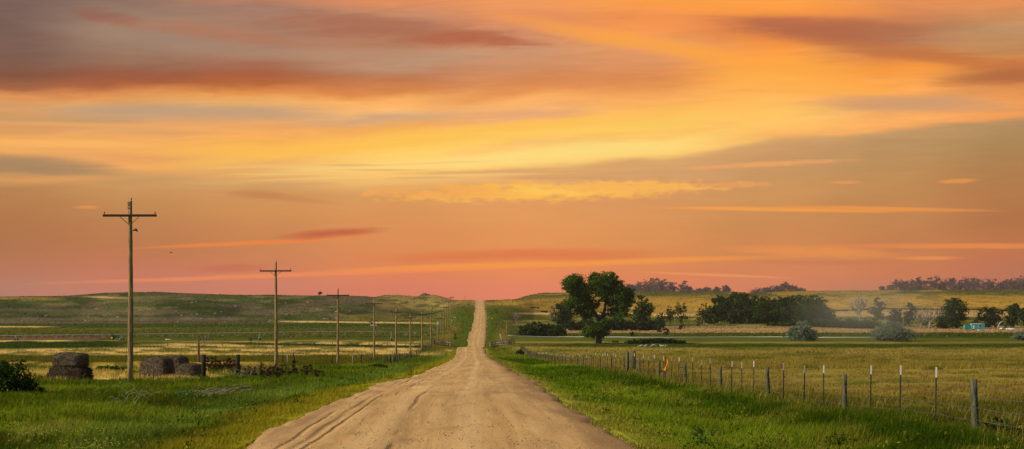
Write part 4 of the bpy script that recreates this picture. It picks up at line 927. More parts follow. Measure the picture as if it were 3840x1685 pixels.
for px, Y, ty, r, ln, m_ in LP:
    X, Y, Z = spot(px, Y); h = (HY-ty)/F*Y-Z
    if h < .6: h = 1.2
    mb = MB(); mb.tube([(0,0,-.3),(ln*h*.5,0,h*.5),(ln*h,0,h)], [r*1.05,r,r*.95], 10, .08); o = mb.build('post', m_, fl, True, loc=Vector((X, Y, Z))-fb); pp.append((X, Y, Z, h))
g2 = random.Random(9)
for i in range(44):                                  # dense line of old pickets going away
    px = 1440+ (i/43)**.85*176; Y = 215+(i/43)**1.5*330; X, Y, Z = spot(px, Y); h = 1.25+g2.uniform(-.25, .3)
    mb = MB(); r = g2.uniform(.05, .11); ln = g2.uniform(-.12, .12); mb.tube([(0,0,-.2),(ln*h,0,h)], [r, r*.9], 7, .1); mb.build('post', M_TIE if i % 3 else M_WPOST, fl, True, loc=Vector((X, Y, Z))-fb)
for hg in (.5, .9):
    mb = MB(); wire(mb, [Vector((p[0], p[1], p[2]+hg))-fb for p in sorted([q for q in pp if 95 < q[1] < 119 or q[1] == 84], key=lambda q: q[1])], .005); mb.build('wire', M_WIRE, fl)
# small rail gate section
gp = thing('rail_panel', 'short rusty rail panel of upright bars in front of the fourth pole', 'fence panel', spot(1380, 203)); X0 = gp.location.x
mb = MB()
for i in range(6):
    x = (1360+i*10-VX)/F*203-X0; mb.tube([(x,0,-.1),(x,0,.75)], .035, 5)
mb.build('bars', M_RUST, gp); mb = MB(); mb.tube([((1355-VX)/F*203-X0,0,.70),((1413-VX)/F*203-X0,0,.62)], .04, 5); mb.build('rail', M_RUST, gp)

def corral(label, pts, hts, rails, Yc, seed, rr=.07):
    g = random.Random(seed); b = Vector(spot(pts[0], Yc)); t = thing('corral', label, 'corral', b)
    P = []
    for i, px in enumerate(pts):
        X, Y, Z = spot(px, Yc+g.uniform(-6, 6)); P.append((Vector((X, Y, Z))-b, hts*g.uniform(.7, 1.25)))
    for p, h in P:
        mb = MB(); mb.tube([p+Vector((0,0,-.3)), p+Vector((g.uniform(-.1,.1),0,h))], [.15, .13], 7, .1); mb.build('post', M_RUST if g.random() < .5 else M_POLED, t, True)
    for k in range(rails):
        mb = MB(); mb.tube([p+Vector((0,-.15,hts*(k+.6)/rails*.9+g.uniform(-.12,.12))) for p, h in P], rr, 6, .2); mb.build('rail', M_RUST if k % 2 else M_DEADW, t, True)
    return t
corral('weathered pole corral left of the road crest', [1611, 1620, 1629, 1640, 1650, 1660, 1672, 1682, 1692], 2.2, 4, 602, 1, .12)
corral('curved dark rail fence with gate right of the road crest', [1834, 1842, 1855, 1868, 1880, 1893, 1906, 1916, 1928], 2.1, 4, 602, 2, .12)
t = thing('gate_frame', 'tall dark gate frame closing the right corral', 'gate', spot(1918, 600)); mb = MB()
for x in (-.0, 1.3): mb.tube([(x,0,-.2),(x,0,2.3)], .09, 7)
mb.tube([(0,0,2.2),(1.3,0,2.2)], .07, 6); mb.build('frame', M_POLED, t); mb = MB(); mb.box((-.6, 0, .85), (1.1, .1, 1.1)); mb.build('panel', M_RUST, t)
t = thing('h_brace', 'dark wooden fence brace shaped like an H right of the road', 'fence brace', spot(1931, 680)); mb = MB()
for x in (0, 1.7): mb.tube([(x,0,-.2),(x,0,1.3)], .17, 8, .1)
mb.build('post', M_RUST, t); mb = MB(); mb.tube([(0,0,1.0),(1.7,0,1.0)], .09, 7); mb.build('rail', M_RUST, t)
def low_fence(label, x0, x1, Y, n, h=1.1, name='field_fence'):
    t = thing(name, label, 'fence', spot(x0, Y)); b = Vector(t.location); pts = []
    for i in range(n):
        p = Vector(spot(x0+(x1-x0)*i/(n-1), Y))-b; pts.append(p+Vector((0,0,h*.8))); mb = MB(); mb.tube([p+Vector((0,0,-.2)), p+Vector((0,0,h*R.uniform(.8,1.2)))], .09, 6); mb.build('post', M_POLED, t)
    mb = MB(); wire(mb, pts, .012); mb.build('wire', M_WIRE, t)
low_fence('thin post and wire fence along the straw strip right of the big tree', 2400, 3250, 695, 12)
low_fence('thin post and wire fence across the left fields in front of the irrigation pipe', 560, 1590, 520, 16, 1.2)
low_fence('distant fence of short posts along the left field under the hills', 700, 1600, 1150, 14, 1.6)
low_fence('row of leaning posts climbing left of the road beyond the corral', 1693, 1738, 690, 8, 1.6)

# ------------------------------------------------------------------ hay
def bale(label, px, Y, wid, hei, dep, rz, z=0, m=M_HAY, seed=1, group='old hay bales', sag=.1):
    X, Y, Z = spot(px, Y); g = np.random.default_rng(seed)
    bm = bmesh.new(); bmesh.ops.create_cube(bm, size=1); bmesh.ops.subdivide_edges(bm, edges=bm.edges[:], cuts=22, use_grid_fill=True)
    for v in bm.verts:
        x, y_, z_ = v.co
        k = (abs(2*x)**4.5+abs(2*y_)**4.5+abs(2*z_)**4.5)**(1/4.5); s = 1/max(k, .001) if k > 1 else 1
        x, y_, z_ = x*s*1.0, y_*s, z_*s
        n = float(fbm(np.array([x*5+seed*3+y_*3]), np.array([z_*6+y_*5]), 3)[0]-.5)
        f = 1+n*.17; sq = 1+sag*(.5-z_)*.5
        v.co = Vector((x*wid*f*sq, y_*dep*f*sq, (z_+.5)*hei*(1+n*.08)-(abs(x)**2)*.12*hei*(z_+.5)))
    me = bpy.data.meshes.new('hay_bale'); bm.to_mesh(me); bm.free()
    for p in me.polygons: p.use_smooth = True
    me.materials.append(m); o = bpy.data.objects.new('hay_bale', me); COL.objects.link(o); o.location = (X, Y, Z+z-.05); o.rotation_euler = (0, 0, rz)
    # loose straws
    n = 4200; P = np.array([list(v.co) for v in me.vertices]); P = P[g.integers(0, len(P), n)]; P = P+g.normal(size=P.shape)*.015
    dvec = g.normal(size=(n, 3))*.09; sd = g.normal(size=(n, 3))*.012; V_ = np.stack([P-dvec*.3, P+dvec, P+sd], 1).reshape(-1, 3)
    c = np.array([.105, .076, .046]) if m is M_HAY else np.array([.05, .032, .02]); Cs = np.repeat(vary(np.tile(c, (n, 1)), .5), 3, 0)
    np_mesh('loose_straw', V_, np.arange(n*3).reshape(-1, 3), M_BLADE, Cs, parent=o)
    return tag(o, label, 'hay bale', group)
bale('big rectangular hay bale, upper one of the stacked pair on the left', 266, 100, 2.1, .92, 1.2, -.34, .86, M_HAY, 1)
bale('dark rotting hay bale, lower one of the stacked pair on the left', 264, 100, 2.45, .95, 1.4, -.28, 0, M_HAYD, 2, sag=.3)
bale('large grey hay bale right of the nearest pole, front of its cluster', 590, 104, 1.85, 1.45, 1.3, -.42, 0, M_HAY, 3, sag=.4)
bale('rounded hay bale just behind the large grey one', 668, 107, 1.15, 1.48, 1.1, -.5, 0, M_HAY, 4, sag=.3)
bale('slumped low hay bale at the right end of the cluster', 710, 103, 1.4, .98, 1.1, -.3, 0, M_HAY, 5, sag=.6)

# ------------------------------------------------------------------ weeds and dead brush
def dock_proto(seed, h=.9):
    g = random.Random(seed); t = thing('dock_plant', '', 'weed'); mb = MB(); sp = []
    for i in range(4):
        a = g.random()*6.28; l = g.uniform(.05, .22); e = Vector((math.cos(a)*l, math.sin(a)*l, h*g.uniform(.8, 1.05))); mb.tube([(0,0,-.05), e*.5, e], [.012,.01,.006], 5); sp.append(e)
    mb.build('stalk', M_RUST, t)
    lb = []
    for e in sp:
        for q in (.45, .6, .75, .9, 1): lb.append((e.x*q, e.y*q, e.z*q, .07, .07, .11))
    leaves('seed_head', lb, 420, .06, (.03,.012,.008), (.10,.042,.022), t, seed, clump=.8); return t
dp = [dock_proto(1), dock_proto(2, 1.05), dock_proto(3, .8)]; usedd = set()
DK = [(775+i*9.0, 128+((i*7) % 5)*1.2, 'in the row between the two black posts') for i in range(13)]
DK += [(905,104,''),(922,108,''),(940,102,''),(960,98,''),(982,96,''),(1000,94,''),(1012,99,''),(1035,97,''),(1050,101,''),(1068,112,''),(1085,104,''),(1098,118,''),(1112,108,''),(1130,116,''),(1150,105,''),(1163,112,''),(1190,100,''),(1020,108,''),(975,110,''),(1045,118,'')]
for i, (px, Y, w) in enumerate(DK):
    j = i % 3; t = dp[j] if j not in usedd else copy_tree(dp[j]); usedd.add(j)
    X, Y, Z = spot(px, Y); t.location = (X, Y, Z); s = R.uniform(.75, 1.1)*(1.1 if w else .95); t.scale = (s*1.2, s*1.2, s); t.rotation_euler = (R.uniform(-.15,.15), R.uniform(-.2,.2), R.uniform(0, 6))
    k = i if w else sorted(range(13, len(DK)), key=lambda q: DK[q][0]).index(i)
    t['label'] = f'rust brown dock weed {w}, {ORD[k]} from the left' if w else f'rust brown dock weed in the patch right of the black posts, {ORD[k]} from left'
    t['group'] = 'rust brown dock weeds'
# arched dead brush
def brush(label, px0, px1, Y, hts, n, seed, r=.012, z=0):
    t = thing('dead_brush', label, 'dead branches', spot((px0+px1)/2, Y)); b = Vector(t.location); g = random.Random(seed); mb = MB()
    for i in range(n):
        px = px0+(px1-px0)*g.random()*.75; p = Vector(spot(px, Y+g.uniform(-2.5, 2.5)))-b; L = g.uniform(.5, 1.7)*(px1-px0)/F*Y*.22+.4; dr = g.choice((1, 1, 1, -1)); hh = hts*g.uniform(.35, 1)
        pts = []
        for q in range(9):
            tq = q/8; pts.append(p+Vector((dr*L*tq, g.uniform(-.03, .03)+L*.15*tq, hh*math.sin(math.pi*min(1, tq*.92+.02))**.8+.02)))
        mb = MB(); mb.tube(pts, [r*(1-.75*q/8) for q in range(9)], 5)
        if g.random() < .6:
            m1 = pts[4]; mb.tube([m1, m1+Vector((dr*L*.2, 0, hh*.12)), m1+Vector((dr*L*.45, 0, -.05*hh))], [r*.6, r*.4, r*.2], 4)
        mb.build('branch', M_BLEACH, t, True)
    return t
brush('bleached arching dead branches, taller clump below the nearest pole', 420, 640, 62, .9, 6, 11, .0075)
brush('low tangle of bleached arching branches right of the broad leaved plant', 700, 950, 66, .5, 26, 12, .008)
brush('small pair of thin bleached arches nearest the road', 985, 1070, 68, .45, 4, 13, .008)
brush('grey dead branches around the foot of the second black post', 880, 960, 100, 1.0, 9, 14, .009)
brush('tangled grey undergrowth at the base of the taller dead branches', 440, 520, 55, .5, 7, 15, .007)
def broadleaf(label, px, Y, w, h, n, seed, colr=((.03,.085,.02),(.10,.20,.06))):
    t = thing('broadleaf_plant', label, 'plant', spot(px, Y)); g = random.Random(seed); V_ = []; Fc = []; C = []
    st_ = MB()
    for i in range(n):
        a = g.random()*6.28; rr2 = w*.5*math.sqrt(g.random()); c = Vector((math.cos(a)*rr2, math.sin(a)*rr2*.6, h*g.uniform(.3, 1)*(1-.4*rr2/(w*.5)))); d = Vector((math.cos(a), math.sin(a)*.6, g.uniform(-.2, .7))).normalized(); s = d.cross(Vector((0,0,1))).normalized()
        L = g.uniform(.14, .26); wd = L*.3; b0 = len(V_); st_.tube([(0,0,0), c], .006, 4)
        V_ += [c, c+d*L*.4+s*wd+Vector((0,0,.02)), c+d*L, c+d*L*.4-s*wd+Vector((0,0,.02))]; Fc.append((b0, b0+1, b0+2, b0+3)); tt = g.random(); C += [tuple(colr[0][k]*(1-tt)+colr[1][k]*tt for k in range(3))]*4
    st_.build('stem', M_GREENP, t); np_mesh('leaf', np.array([tuple(v) for v in V_]), np.array(Fc), M_LEAF, np.array(C), parent=t)
    return t
broadleaf('broad leaved dark green plant left of the low bleached branches', 680, 63, .95, .5, 60, 1)
broadleaf('single leafy weed standing in the bright grass at lower right', 2641, 32.5, .28, .42, 14, 2)
broadleaf('low dark weed with small leaves beside the nearest wooden fence post', 3752, 36, .7, .34, 40, 3, ((.02,.06,.01),(.05,.11,.02)))

# driftwood in the field
def logs(label, px, Y, n, seed, L=1.8, r=.09, m=M_DEADW):
    t = thing('dead_log_pile', label, 'dead wood', spot(px, Y)); g = random.Random(seed); mb = MB()
    for i in range(n):
        a = g.uniform(-.5, .5); c = Vector((g.uniform(-1, 1)*n*.28, g.uniform(-1, 1), g.uniform(.1, .55))); d = Vector((math.cos(a), .2, math.sin(a)*.8))*L*g.uniform(.4, 1)
        mb = MB(); mb.tube([c-d/2, c+Vector((0,0,.1)), c+d/2], [r, r*.8, r*.3], 6, .2); mb.build('branch', m, t, True)
    return t
M_PALEW = mat('pale_driftwood', (.52, .46, .38), .9, .2, 4)
logs('pale fallen branches heaped in the field right of the big tree, main heap', 2450, 515, 14, 1, 2.4, .13, M_PALEW)
logs('pale fallen branch lying left of the main heap', 2407, 515, 4, 2, 1.8, .12, M_PALEW)
logs('pale fallen branch lying right of the main heap', 2500, 512, 3, 3, 1.8, .1, M_PALEW)
logs('small pale stump beside the trunk of the big tree', 2278, 563, 3, 4, .9, .22, M_PALEW)
logs('dark tangled deadwood left of the hay stack', 118, 165, 8, 5, 1.1, .06, M_POLED)
logs('pale logs lying behind the bushes right of the big tree', 2455, 830, 8, 6, 3.2, .14, M_PALEW)
logs('pale fallen branch on the bank right of the road', 1839, 905, 3, 7, 1.6, .14, M_PALEW)

# white irrigation pipe on the right
t = thing('irrigation_pipe', 'long thin white irrigation pipe lying across the green field on the right', 'pipe', spot(1905, 668)); b = Vector(t.location)
pts = []
for i in range(60):
    px = 1905+(3290-1905)*i/59; X, Y, Z = spot(px, 668+6*math.sin(i*.2)); pts.append(Vector((X, Y, Z+.30+(.05 if i % 3 == 0 else 0)))-b)
mb = MB(); mb.tube(pts, .12, 6); mb.build('pipe', M_WHITE, t, True)

# centre pivot irrigator
PY = 622.0
tw = [(-320, 0), (60, 0), (457, 0), (974, 0), (1468, 0)]
pv = thing('pivot_irrigator', 'long wheeled irrigation boom on towers crossing the left fields', 'irrigator', spot(457, PY)); b = Vector(pv.location)
def pyp(px): return np.interp(px, [-320, 0, 457, 974, 1300, 1530], [1262, 1259, 1254, 1247, 1243, 1246])
mb = MB(); pts = []
for px in np.linspace(-320, 1536, 90): pts.append(Vector(wallp(px, float(pyp(px)), PY))-b)
mb.tube(pts, .085, 6); mb.build('boom_pipe', M_GALV, pv, True)
for px, _ in tw[1:]:
    X, Y, Z = spot(px, PY); base = Vector((X, Y, Z))-b; top = Vector(wallp(px, float(pyp(px)), PY))-b
    mb = MB()
    for s in (-1, 1): mb.tube([base+Vector((s*.25, s*1.6, .5)), top], .07, 6)
    mb.tube([base+Vector((0, -1.7, .5)), base+Vector((0, 1.7, .5))], .09, 6); mb.box(base+Vector((0, 0, .8)), (.3, .5, 1.3)); tobj = mb.build('tower', M_GALV, pv)
    for s in (-1, 1):
        mb = MB(); mb.disc(base+Vector((.1, s*1.7, .55)), .55, .25, 'x', 16); mb.build('wheel', M_TYRE, pv)
for a in np.arange(-250, 1530, 57.0):
    if min(abs(a-q[0]) for q in tw) < 28: continue
    p = Vector(wallp(a, float(pyp(a)), PY))-b; mb = MB(); dpt = 1.15
    mb.tube([p+Vector((-.9,0,0)), p+Vector((-.25,0,-dpt)), p+Vector((.25,0,-dpt)), p+Vector((1.0,0,0))], .03, 4); mb.build('truss_hanger', M_GALV, pv)
p = Vector(wallp(1534, 1246, PY))-b; mb = MB(); mb.tube([p, p+Vector((-.2, 0, .7))], .04, 5); mb.tube([p+Vector((.1,0,0)), p+Vector((4.0,0,.15)), p+Vector((4.0,0,-2.0))], .04, 5); mb.build('end_arm', M_GALV, pv)

# tractor
t = thing('tractor', 'green tractor with yellow wheels working beside the irrigation boom', 'tractor', spot(433, 640), 0)
mb = MB(); mb.prism([(-.2,.75),(2.3,.75),(2.4,1.45),(2.0,1.62),(-.2,1.75)], -.45, .45); mb.build('hood', M_GREENP, t, bevel=.05)
mb = MB(); mb.box((-1.0, 0, 1.05), (1.7, .9, .8)); mb.box((-1.2, -.85, 1.55), (1.3, .5, .12)); mb.box((-1.2, .85, 1.55), (1.3, .5, .12)); mb.build('chassis', M_GREENP, t, bevel=.04)
mb = MB(); mb.box((-.95, 0, 2.0), (1.35, 1.3, 1.1), taper=.92); mb.build('cab', M_GLASS, t, bevel=.04)
mb = MB(); mb.box((-.95, 0, 2.63), (1.5, 1.45, .16)); mb.build('cab_roof', M_GREENP, t, bevel=.04)
mb = MB(); mb.tube([(1.1, -.3, 1.6), (1.1, -.3, 2.5)], .05, 6); mb.build('exhaust', M_METAL, t)
for x, r, w in ((-1.3, .85, .5), (1.8, .5, .32)):
    for s in (-1, 1):
        mb = MB(); mb.disc((x, s*.95, r), r, w, 'y', 24); wh = mb.build('wheel', M_TYRE, t)
        mb = MB(); mb.disc((x, s*(.96+w*.3), r), r*.58, w*.5, 'y', 18); mb.build('rim', M_YELP, wh)
mb = MB(); mb.box((-4.6, 0, .45), (4.5, 2.4, .3)); mb.box((-2.8, 0, .6), (1.8, .2, .15)); mb.build('implement', M_RUST, t)

def frame_rack(label, px0, px1, Y, h, m=M_POLED, name='feed_rack', cat='feed rack'):
    t = thing(name, label, cat, spot((px0+px1)/2, Y)); w = (px1-px0)/F*Y; mb = MB()
    for z in (h, h*.45): mb.tube([(-w/2,0,z),(w/2,0,z)], .08, 5); mb.tube([(-w/2,1.4,z),(w/2,1.4,z)], .08, 5)
    mb.build('rail', m, t); mb = MB()
    for i in range(5):
        for yy in (0, 1.4): mb = MB(); mb.tube([(-w/2+w*i/4,yy,0),(-w/2+w*i/4,yy,h)], .07, 5); mb.build('leg', m, t)
    return t
frame_rack('dark open frame rack on the field behind the tall brown post', 750, 796, 600, 1.25)
t = thing('farm_implement', 'low dark farm implement joined to the middle irrigation tower', 'implement', spot(958, 612)); mb = MB(); mb.tube([(-4.6,0,2.2),(-2.5,0,1.4),(0,0,.9)], .09, 6); mb.box((-1.0,0,.95), (3.4,.5,.3)); mb.build('beam', M_METAL, t); mb = MB(); mb.disc((-1.8,0,.45), .45, .3, 'y', 14); mb.build('wheel', M_TYRE, t)
t = thing('fallen_pipe', 'pale pipe section lying on the field right of the nearest pole', 'pipe', spot(628, 625)); mb = MB(); mb.tube([(-.8,0,.35),(2.6,0,.25)], .2, 8); mb.build('pipe', M_PALEW, t, True)
t = thing('hanging_box', 'small pale control box hung on a wire frame near the boom end', 'control box', spot(1557, 640)); mb = MB(); mb.box((0,0,2.6), (.8,.4,.7)); mb.build('box', M_GALV, t, bevel=.05); mb = MB(); mb.tube([(-.9,0,0),(-.9,0,3.0),(1.2,0,3.0),(1.2,0,0)], .04, 5); mb.build('frame', M_METAL, t)
t = thing('grey_cabinet', 'small grey cabinet on a post among the far utility poles', 'cabinet', spot(1626, 700)); mb = MB(); mb.box((0,0,2.6), (.7,.4,.9)); mb.build('cabinet', M_GALV, t, bevel=.05); mb = MB(); mb.tube([(0,.1,0),(0,.1,2.4)], .07, 6); mb.build('post', M_POLED, t)

# vehicles
def car(label, px, Y, rz, L=4.4, group=None, pick=False):
    t = thing('parked_car', label, 'car' if not pick else 'pickup', spot(px, Y), rz, group); h = L/2
    mb = MB(); o = [(-h,.45),(-h,.85),(-h*.9,.98),(-h*.42,1.0),(h*.42,.98),(h*.92,.85),(h,.7),(h,.4),(h*.85,.32),(-h*.85,.32)]; mb.prism(o, -.85, .85); bd = mb.build('body', M_WHITE, t, bevel=.06)
    if pick: cb = [(-.2,.99),(-.1,1.6),(.6,1.62),(1.1,1.0)]
    else: cb = [(-h*.78,1.0),(-h*.55,1.42),(h*.12,1.44),(h*.42,.98)]
    mb = MB(); mb.prism(cb, -.72, .72); mb.build('window', M_GLASS, t, bevel=.04)
    rf = [(cb[1][0]-.05,cb[1][1]-.02),(cb[1][0],cb[1][1]+.06),(cb[2][0],cb[2][1]+.06),(cb[2][0]+.08,cb[2][1]-.02)]; mb = MB(); mb.prism(rf, -.74, .74); mb.build('roof', M_WHITE, t, bevel=.02)
    for x in (-h*.62, h*.62):
        for s in (-1, 1):
            mb = MB(); mb.disc((x, s*.8, .33), .33, .22, 'y', 20); w = mb.build('wheel', M_TYRE, t); mb = MB(); mb.disc((x, s*.86, .33), .19, .14, 'y', 14); mb.build('rim', M_GALV, w)
    for s in (-1, 1): mb = MB(); mb.box((h-.02, s*.6, .72), (.08, .3, .14)); mb.build('headlight', M_GLASS, t)
    return t
car('white car parked by the trailer, left one of the two', 3764, 880, .45, 4.3, 'white cars beside the trailer')
car('white car parked by the trailer, right one of the two', 3788, 872, -.5, 4.3, 'white cars beside the trailer')
car('small white pickup parked on the far left field behind the fourth pole', 1401, 1000, 0, 4.2, pick=True)

# teal trailer
t = thing('teal_trailer', 'teal mobile home trailer with one window under the trees', 'trailer', spot(3659, 868), .05)
mb = MB(); mb.box((0.9,0,2.05), (7.2,2.7,2.9)); mb.build('wall', M_TEAL, t, bevel=.06); mb = MB(); mb.prism([(-2.8,3.5),(-2.8,3.58),(.9,3.82),(4.6,3.58),(4.6,3.5)], -1.45, 1.45); mb.build('roof', M_WHITE, t)
mb = MB(); mb.box((2.0,-1.37,2.35), (1.35,.06,1.1)); w = mb.build('window', M_GLASS, t); mb = MB()
for z in (1.76, 2.94): mb.box((2.0,-1.385,z), (1.5,.08,.09))
for x in (1.3, 2.7): mb.box((x,-1.385,2.35), (.09,.08,1.1))
mb.build('window_frame', M_WHITE, w); mb = MB(); mb.box((-1.6,-1.38,1.75), (.85,.07,2.0)); d_ = mb.build('door', M_WHITE, t)
mb = MB(); mb.box((-4.6,.4,1.6), (3.4,2.0,2.4)); mb.build('annex', mat('faded_teal', (.03,.16,.15), .7, .4, 2, c2=(.08,.42,.38)), t, bevel=.05)
for x in (-1.6, 3.4): mb = MB(); mb.disc((x,-1.2,.4), .4, .25, 'y', 16); mb.build('wheel', M_TYRE, t)
mb = MB(); mb.box((0.9,0,.55), (7.0,.2,.2)); mb.build('chassis', M_METAL, t)
t = thing('junk_pile', 'low pile of pale scrap in front of the teal trailer', 'scrap', spot(3700, 850)); mb = MB(); g = random.Random(8)
for i in range(12): mb.box((g.uniform(-5,4), g.uniform(-.5,.5), .25+g.random()*.3), (g.uniform(.4,1.6), .5, g.uniform(.2,.6)), rz=g.random(), ry=g.uniform(-.3,.3))
mb.build('scrap', M_PALEW, t)
t = thing('curved_spout', 'pale curved spout arching up between the trailer and the cars', 'farm spout', spot(3742, 885)); mb = MB()
mb.tube([(0,0,0),(.3,0,2.0),(.9,0,3.3),(1.9,0,4.3),(3.4,0,4.7)], [.32,.28,.25,.2,.14], 10); mb.build('spout', M_PALEW, t, True); mb = MB(); mb.box((-.4,0,3.0), (1.9,.1,.12)); mb.build('bracket', M_PALEW, t)

# signs
def sign(label, px, Y, py, s, post=True):
    X, Y, Z = spot(px, Y); zc = (HY-py)/F*Y-Z; t = thing('road_sign', label, 'sign', (X, Y, Z)); mb = MB(); mb.box((0,0,zc), (s,.05,s), ry=math.pi/4); mb.build('sign_face', M_SIGNY, t); mb = MB(); mb.tube([(0,.06,-.1),(0,.06,zc)], .06, 6); mb.build('post', M_POLED, t)
sign('yellow sign far off at the foot of the left hills', 843, 1180, 1208, 1.15)
sign('small yellow sign on the right bank of the far road', 1844, 860, 1194, .65)
t = thing('mailbox', 'dark mailbox on a post right of the far road', 'mailbox', spot(1861, 790)); mb = MB(); mb.box((0,0,1.3), (.9,.8,.8)); mb.build('box', M_METAL, t, bevel=.1); mb = MB(); mb.tube([(0,0,-.1),(0,0,1.0)], .1, 6); mb.build('post', M_POLED, t)

# cattle
def cow(label, px, Y, rz, lying=False):
    X, Y, Z = spot(px, Y); t = bpy.data.meshes.new('cow'); V_ = []; E_ = []; Rd = []
    def ch(pts, start=None):
        prev = start
        for p, r in pts:
            V_.append(p); Rd.append(r); 
            if prev is not None: E_.append((prev, len(V_)-1))
            prev = len(V_)-1
        return prev
    ch([((0,0,1.05),.40)]); e = ch([((.45,0,1.05),.40),((.8,0,1.15),.34),((1.15,0,1.2),.2),((1.4,0,1.1),.15),((1.65,0,.95),.09)], 0); r_ = ch([((-.5,0,1.08),.38),((-.85,0,1.12),.32),((-1.05,0,1.1),.08),((-1.1,0,.6),.03)], 0)
    for s in (-1, 1):
        ch([((.75,s*.2,.75),.14),((.78,s*.22,.4),.07),((.76,s*.22,.03),.06)], 2); ch([((-.75,s*.22,.75),.17),((-.88,s*.22,.42),.08),((-.8,s*.22,.03),.06)], 7)
        ch([((1.3,s*.22,1.2),.04)], 4)
    t.from_pydata(V_, E_, []); o = bpy.data.objects.new('cow', t); COL.objects.link(o); o.location = (X, Y, Z); o.rotation_euler = (0,0,rz)
    m = o.modifiers.new('skin', 'SKIN'); lay = t.skin_vertices[0].data if t.skin_vertices else None
    if lay is None:
        bm = bmesh.new(); bm.from_mesh(t); bm.verts.layers.skin.verify(); bm.to_mesh(t); bm.free(); lay = t.skin_vertices[0].data
    for i, r in enumerate(Rd): lay[i].radius = (r, r)
    lay[0].use_root = True
    sb = o.modifiers.new('sub', 'SUBSURF'); sb.levels = 1; sb.render_levels = 1
    t.materials.append(M_HIDE); return tag(o, label, 'cow', 'black cattle on the far left pasture')
cow('black cow grazing far left, the one nearer the left edge', 90, 1270, 0)
cow('black cow beside the thin pole on the far left pasture', 151, 1262, 3.1)
cow('black calf right behind the cow at the left edge', 97, 1276, .4)
cow('dark cow standing close to the cow by the thin pole', 158, 1266, .2)

# birds
def bird(label, px, py, Y, span):
    t = thing('bird', label, 'bird', wallp(px, py, Y)); mb = MB(); mb.tube([(-.22*span,0,0),(-.1*span,0,0),(.1*span,0,.01),(.2*span,0,.02),(.26*span,0,.01)], [.01,.05*span,.07*span,.045*span,.008], 8); mb.build('body', M_FEATH, t, True)
    for s in (-1, 1):
        mb = MB(); mb.add([(-.06*span,0,.02),(.1*span,0,.02),(.06*span,s*.3*span,.12*span),(-.04*span,s*.3*span,.12*span),(-.02*span,s*.5*span,.06*span)], [(0,1,2,3),(3,2,4)]); mb.build('wing', M_FEATH, t)
bird('small dark bird flying in the orange sky right of the nearest pole', 641, 948, 140, .5)

# little white and yellow flowers in the near verge
n = 1300; Y = 28+rng.random(n)*12; X = (20+rng.random(n)*430-VX)/F*Y; k = fbm(X/.9, Y/2.0, 3) > .57; X, Y = X[k], Y[k]; Z = terrain(X, Y, False)+.28+.15*rng.random(len(X))
a = rng.normal(size=(len(X), 3)); a[:, 2] = abs(a[:, 2])*.4; a /= np.linalg.norm(a, axis=1)[:, None]; b = np.cross(a, rng.normal(size=a.shape)); b /= np.linalg.norm(b, axis=1)[:, None]; P = np.stack([X, Y, Z], -1); s = .014
Cw = vary(np.tile(cc((170, 172, 84)), (len(X), 1)), .2)
tag(np_mesh('wildflowers', np.stack([P-a*s, P+b*s, P+a*s, P-b*s], 1).reshape(-1, 3), np.arange(len(X)*4).reshape(-1, 4), M_BLADE, np.repeat(Cw, 4, 0)), 'tiny pale yellow wildflowers in the lower left grass', 'wildflowers', kind='stuff')
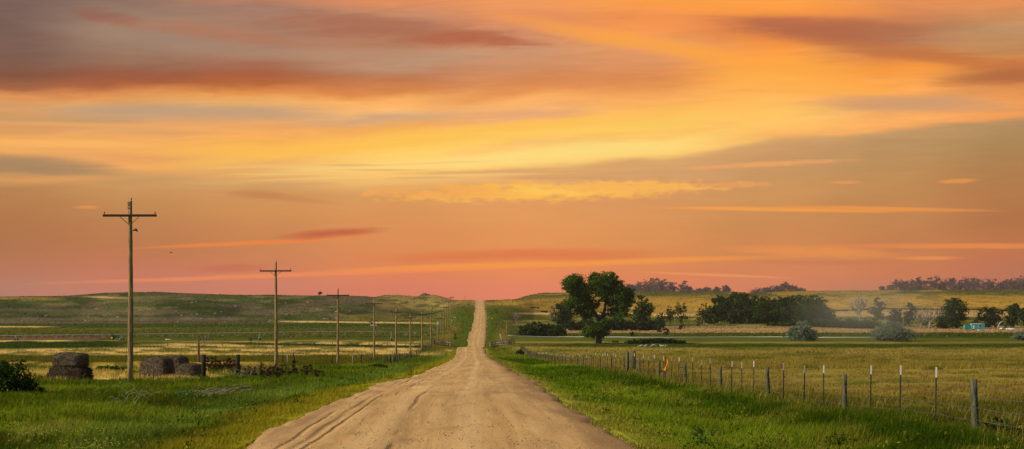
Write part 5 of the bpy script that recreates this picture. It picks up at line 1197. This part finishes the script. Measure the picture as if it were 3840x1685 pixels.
# pale rocks on the left slopes
n = 60
V_ = []; Fc = []; Cc = []; g = np.random.default_rng(4)
ico = bmesh.new(); bmesh.ops.create_icosphere(ico, subdivisions=1, radius=1); iv = np.array([list(v.co) for v in ico.verts]); ifc = np.array([[v.index for v in f.verts] for f in ico.faces]); ico.free()
for i in range(n):
    px = g.uniform(150, 1330); py = g.uniform(1128, 1214); X, Y, Z = hit(px, py)
    if Y > 1500 or Y < 1050: continue
    s = g.uniform(.35, 1.1); V_.append(iv*np.array([s*1.8, s, s*.6])*(.75+.5*g.random((len(iv), 1)))+np.array([X, Y, Z+.1*s])); Fc.append(ifc+(len(V_)-1)*len(iv)); Cc.append(np.tile(np.array([.30, .26, .19])*g.uniform(.7, 1.1), (len(iv), 1)))
tag(np_mesh('rock_scatter', np.concatenate(V_), np.concatenate(Fc), MATS['gravel_stone'], np.concatenate(Cc)), 'pale rocks scattered over the left hillside', 'rocks', kind='stuff')

# ------------------------------------------------------------------ air
def volume(name, dens, colr, aniso=.2):
    m = bpy.data.materials.new(name); m.use_nodes = True; T = NT(m.node_tree); T.n.clear()
    o = T.new('ShaderNodeOutputMaterial'); v = T.new('ShaderNodeVolumePrincipled'); v.inputs['Color'].default_value = (*colr, 1); v.inputs['Density'].default_value = dens; v.inputs['Anisotropy'].default_value = aniso
    T.l.new(v.outputs[0], o.inputs['Volume']); return m
HAZE = True
if HAZE:
    mb = MB(); mb.box((0, 2380, 5), (18000, 5040, 150)); o = mb.build('haze', volume('evening_haze', 4.2e-5, (.9, .72, .66))); tag(o, 'thin evening haze over the whole valley', 'haze', kind='stuff')
bm = bmesh.new(); bmesh.ops.create_uvsphere(bm, u_segments=40, v_segments=24, radius=1); me = bpy.data.meshes.new('haze_patch'); bm.to_mesh(me); bm.free()
o = bpy.data.objects.new('haze_patch', me); COL.objects.link(o); dm = volume('added_haze', .009, (.62, .60, .46), 0); me.materials.append(dm)  # local haze volume added to wash out this part of the view
T = NT(dm.node_tree); tcd = T.new('ShaderNodeTexCoord'); ln_ = T.new('ShaderNodeVectorMath', operation='LENGTH'); T.l.new(tcd.outputs['Object'], ln_.inputs[0])
vn = [q for q in T.n if q.type == 'PRINCIPLED_VOLUME'][0]; dn = T.noise(tcd.outputs['Object'], 1.6, 2, .5)
T.l.new(T.m('MULTIPLY', T.m('MULTIPLY', T.mr(ln_.outputs['Value'], 1.0, .1), .0052), T.m('MULTIPLY_ADD', dn, 1.2, .4)), vn.inputs['Density'])
o.location = (137, 575, -1); o.scale = (36, 75, 14); o.rotation_euler = (0, 0, -.2); tag(o, 'added patch of pale haze over the silvery bushes on the right', 'added haze', kind='stuff')
for o in COL.objects:
    if 'label' in o and len(o['label'].replace('-', ' ').split()) > 16: print('LONG', o['label'])
print('objects', len(COL.objects))
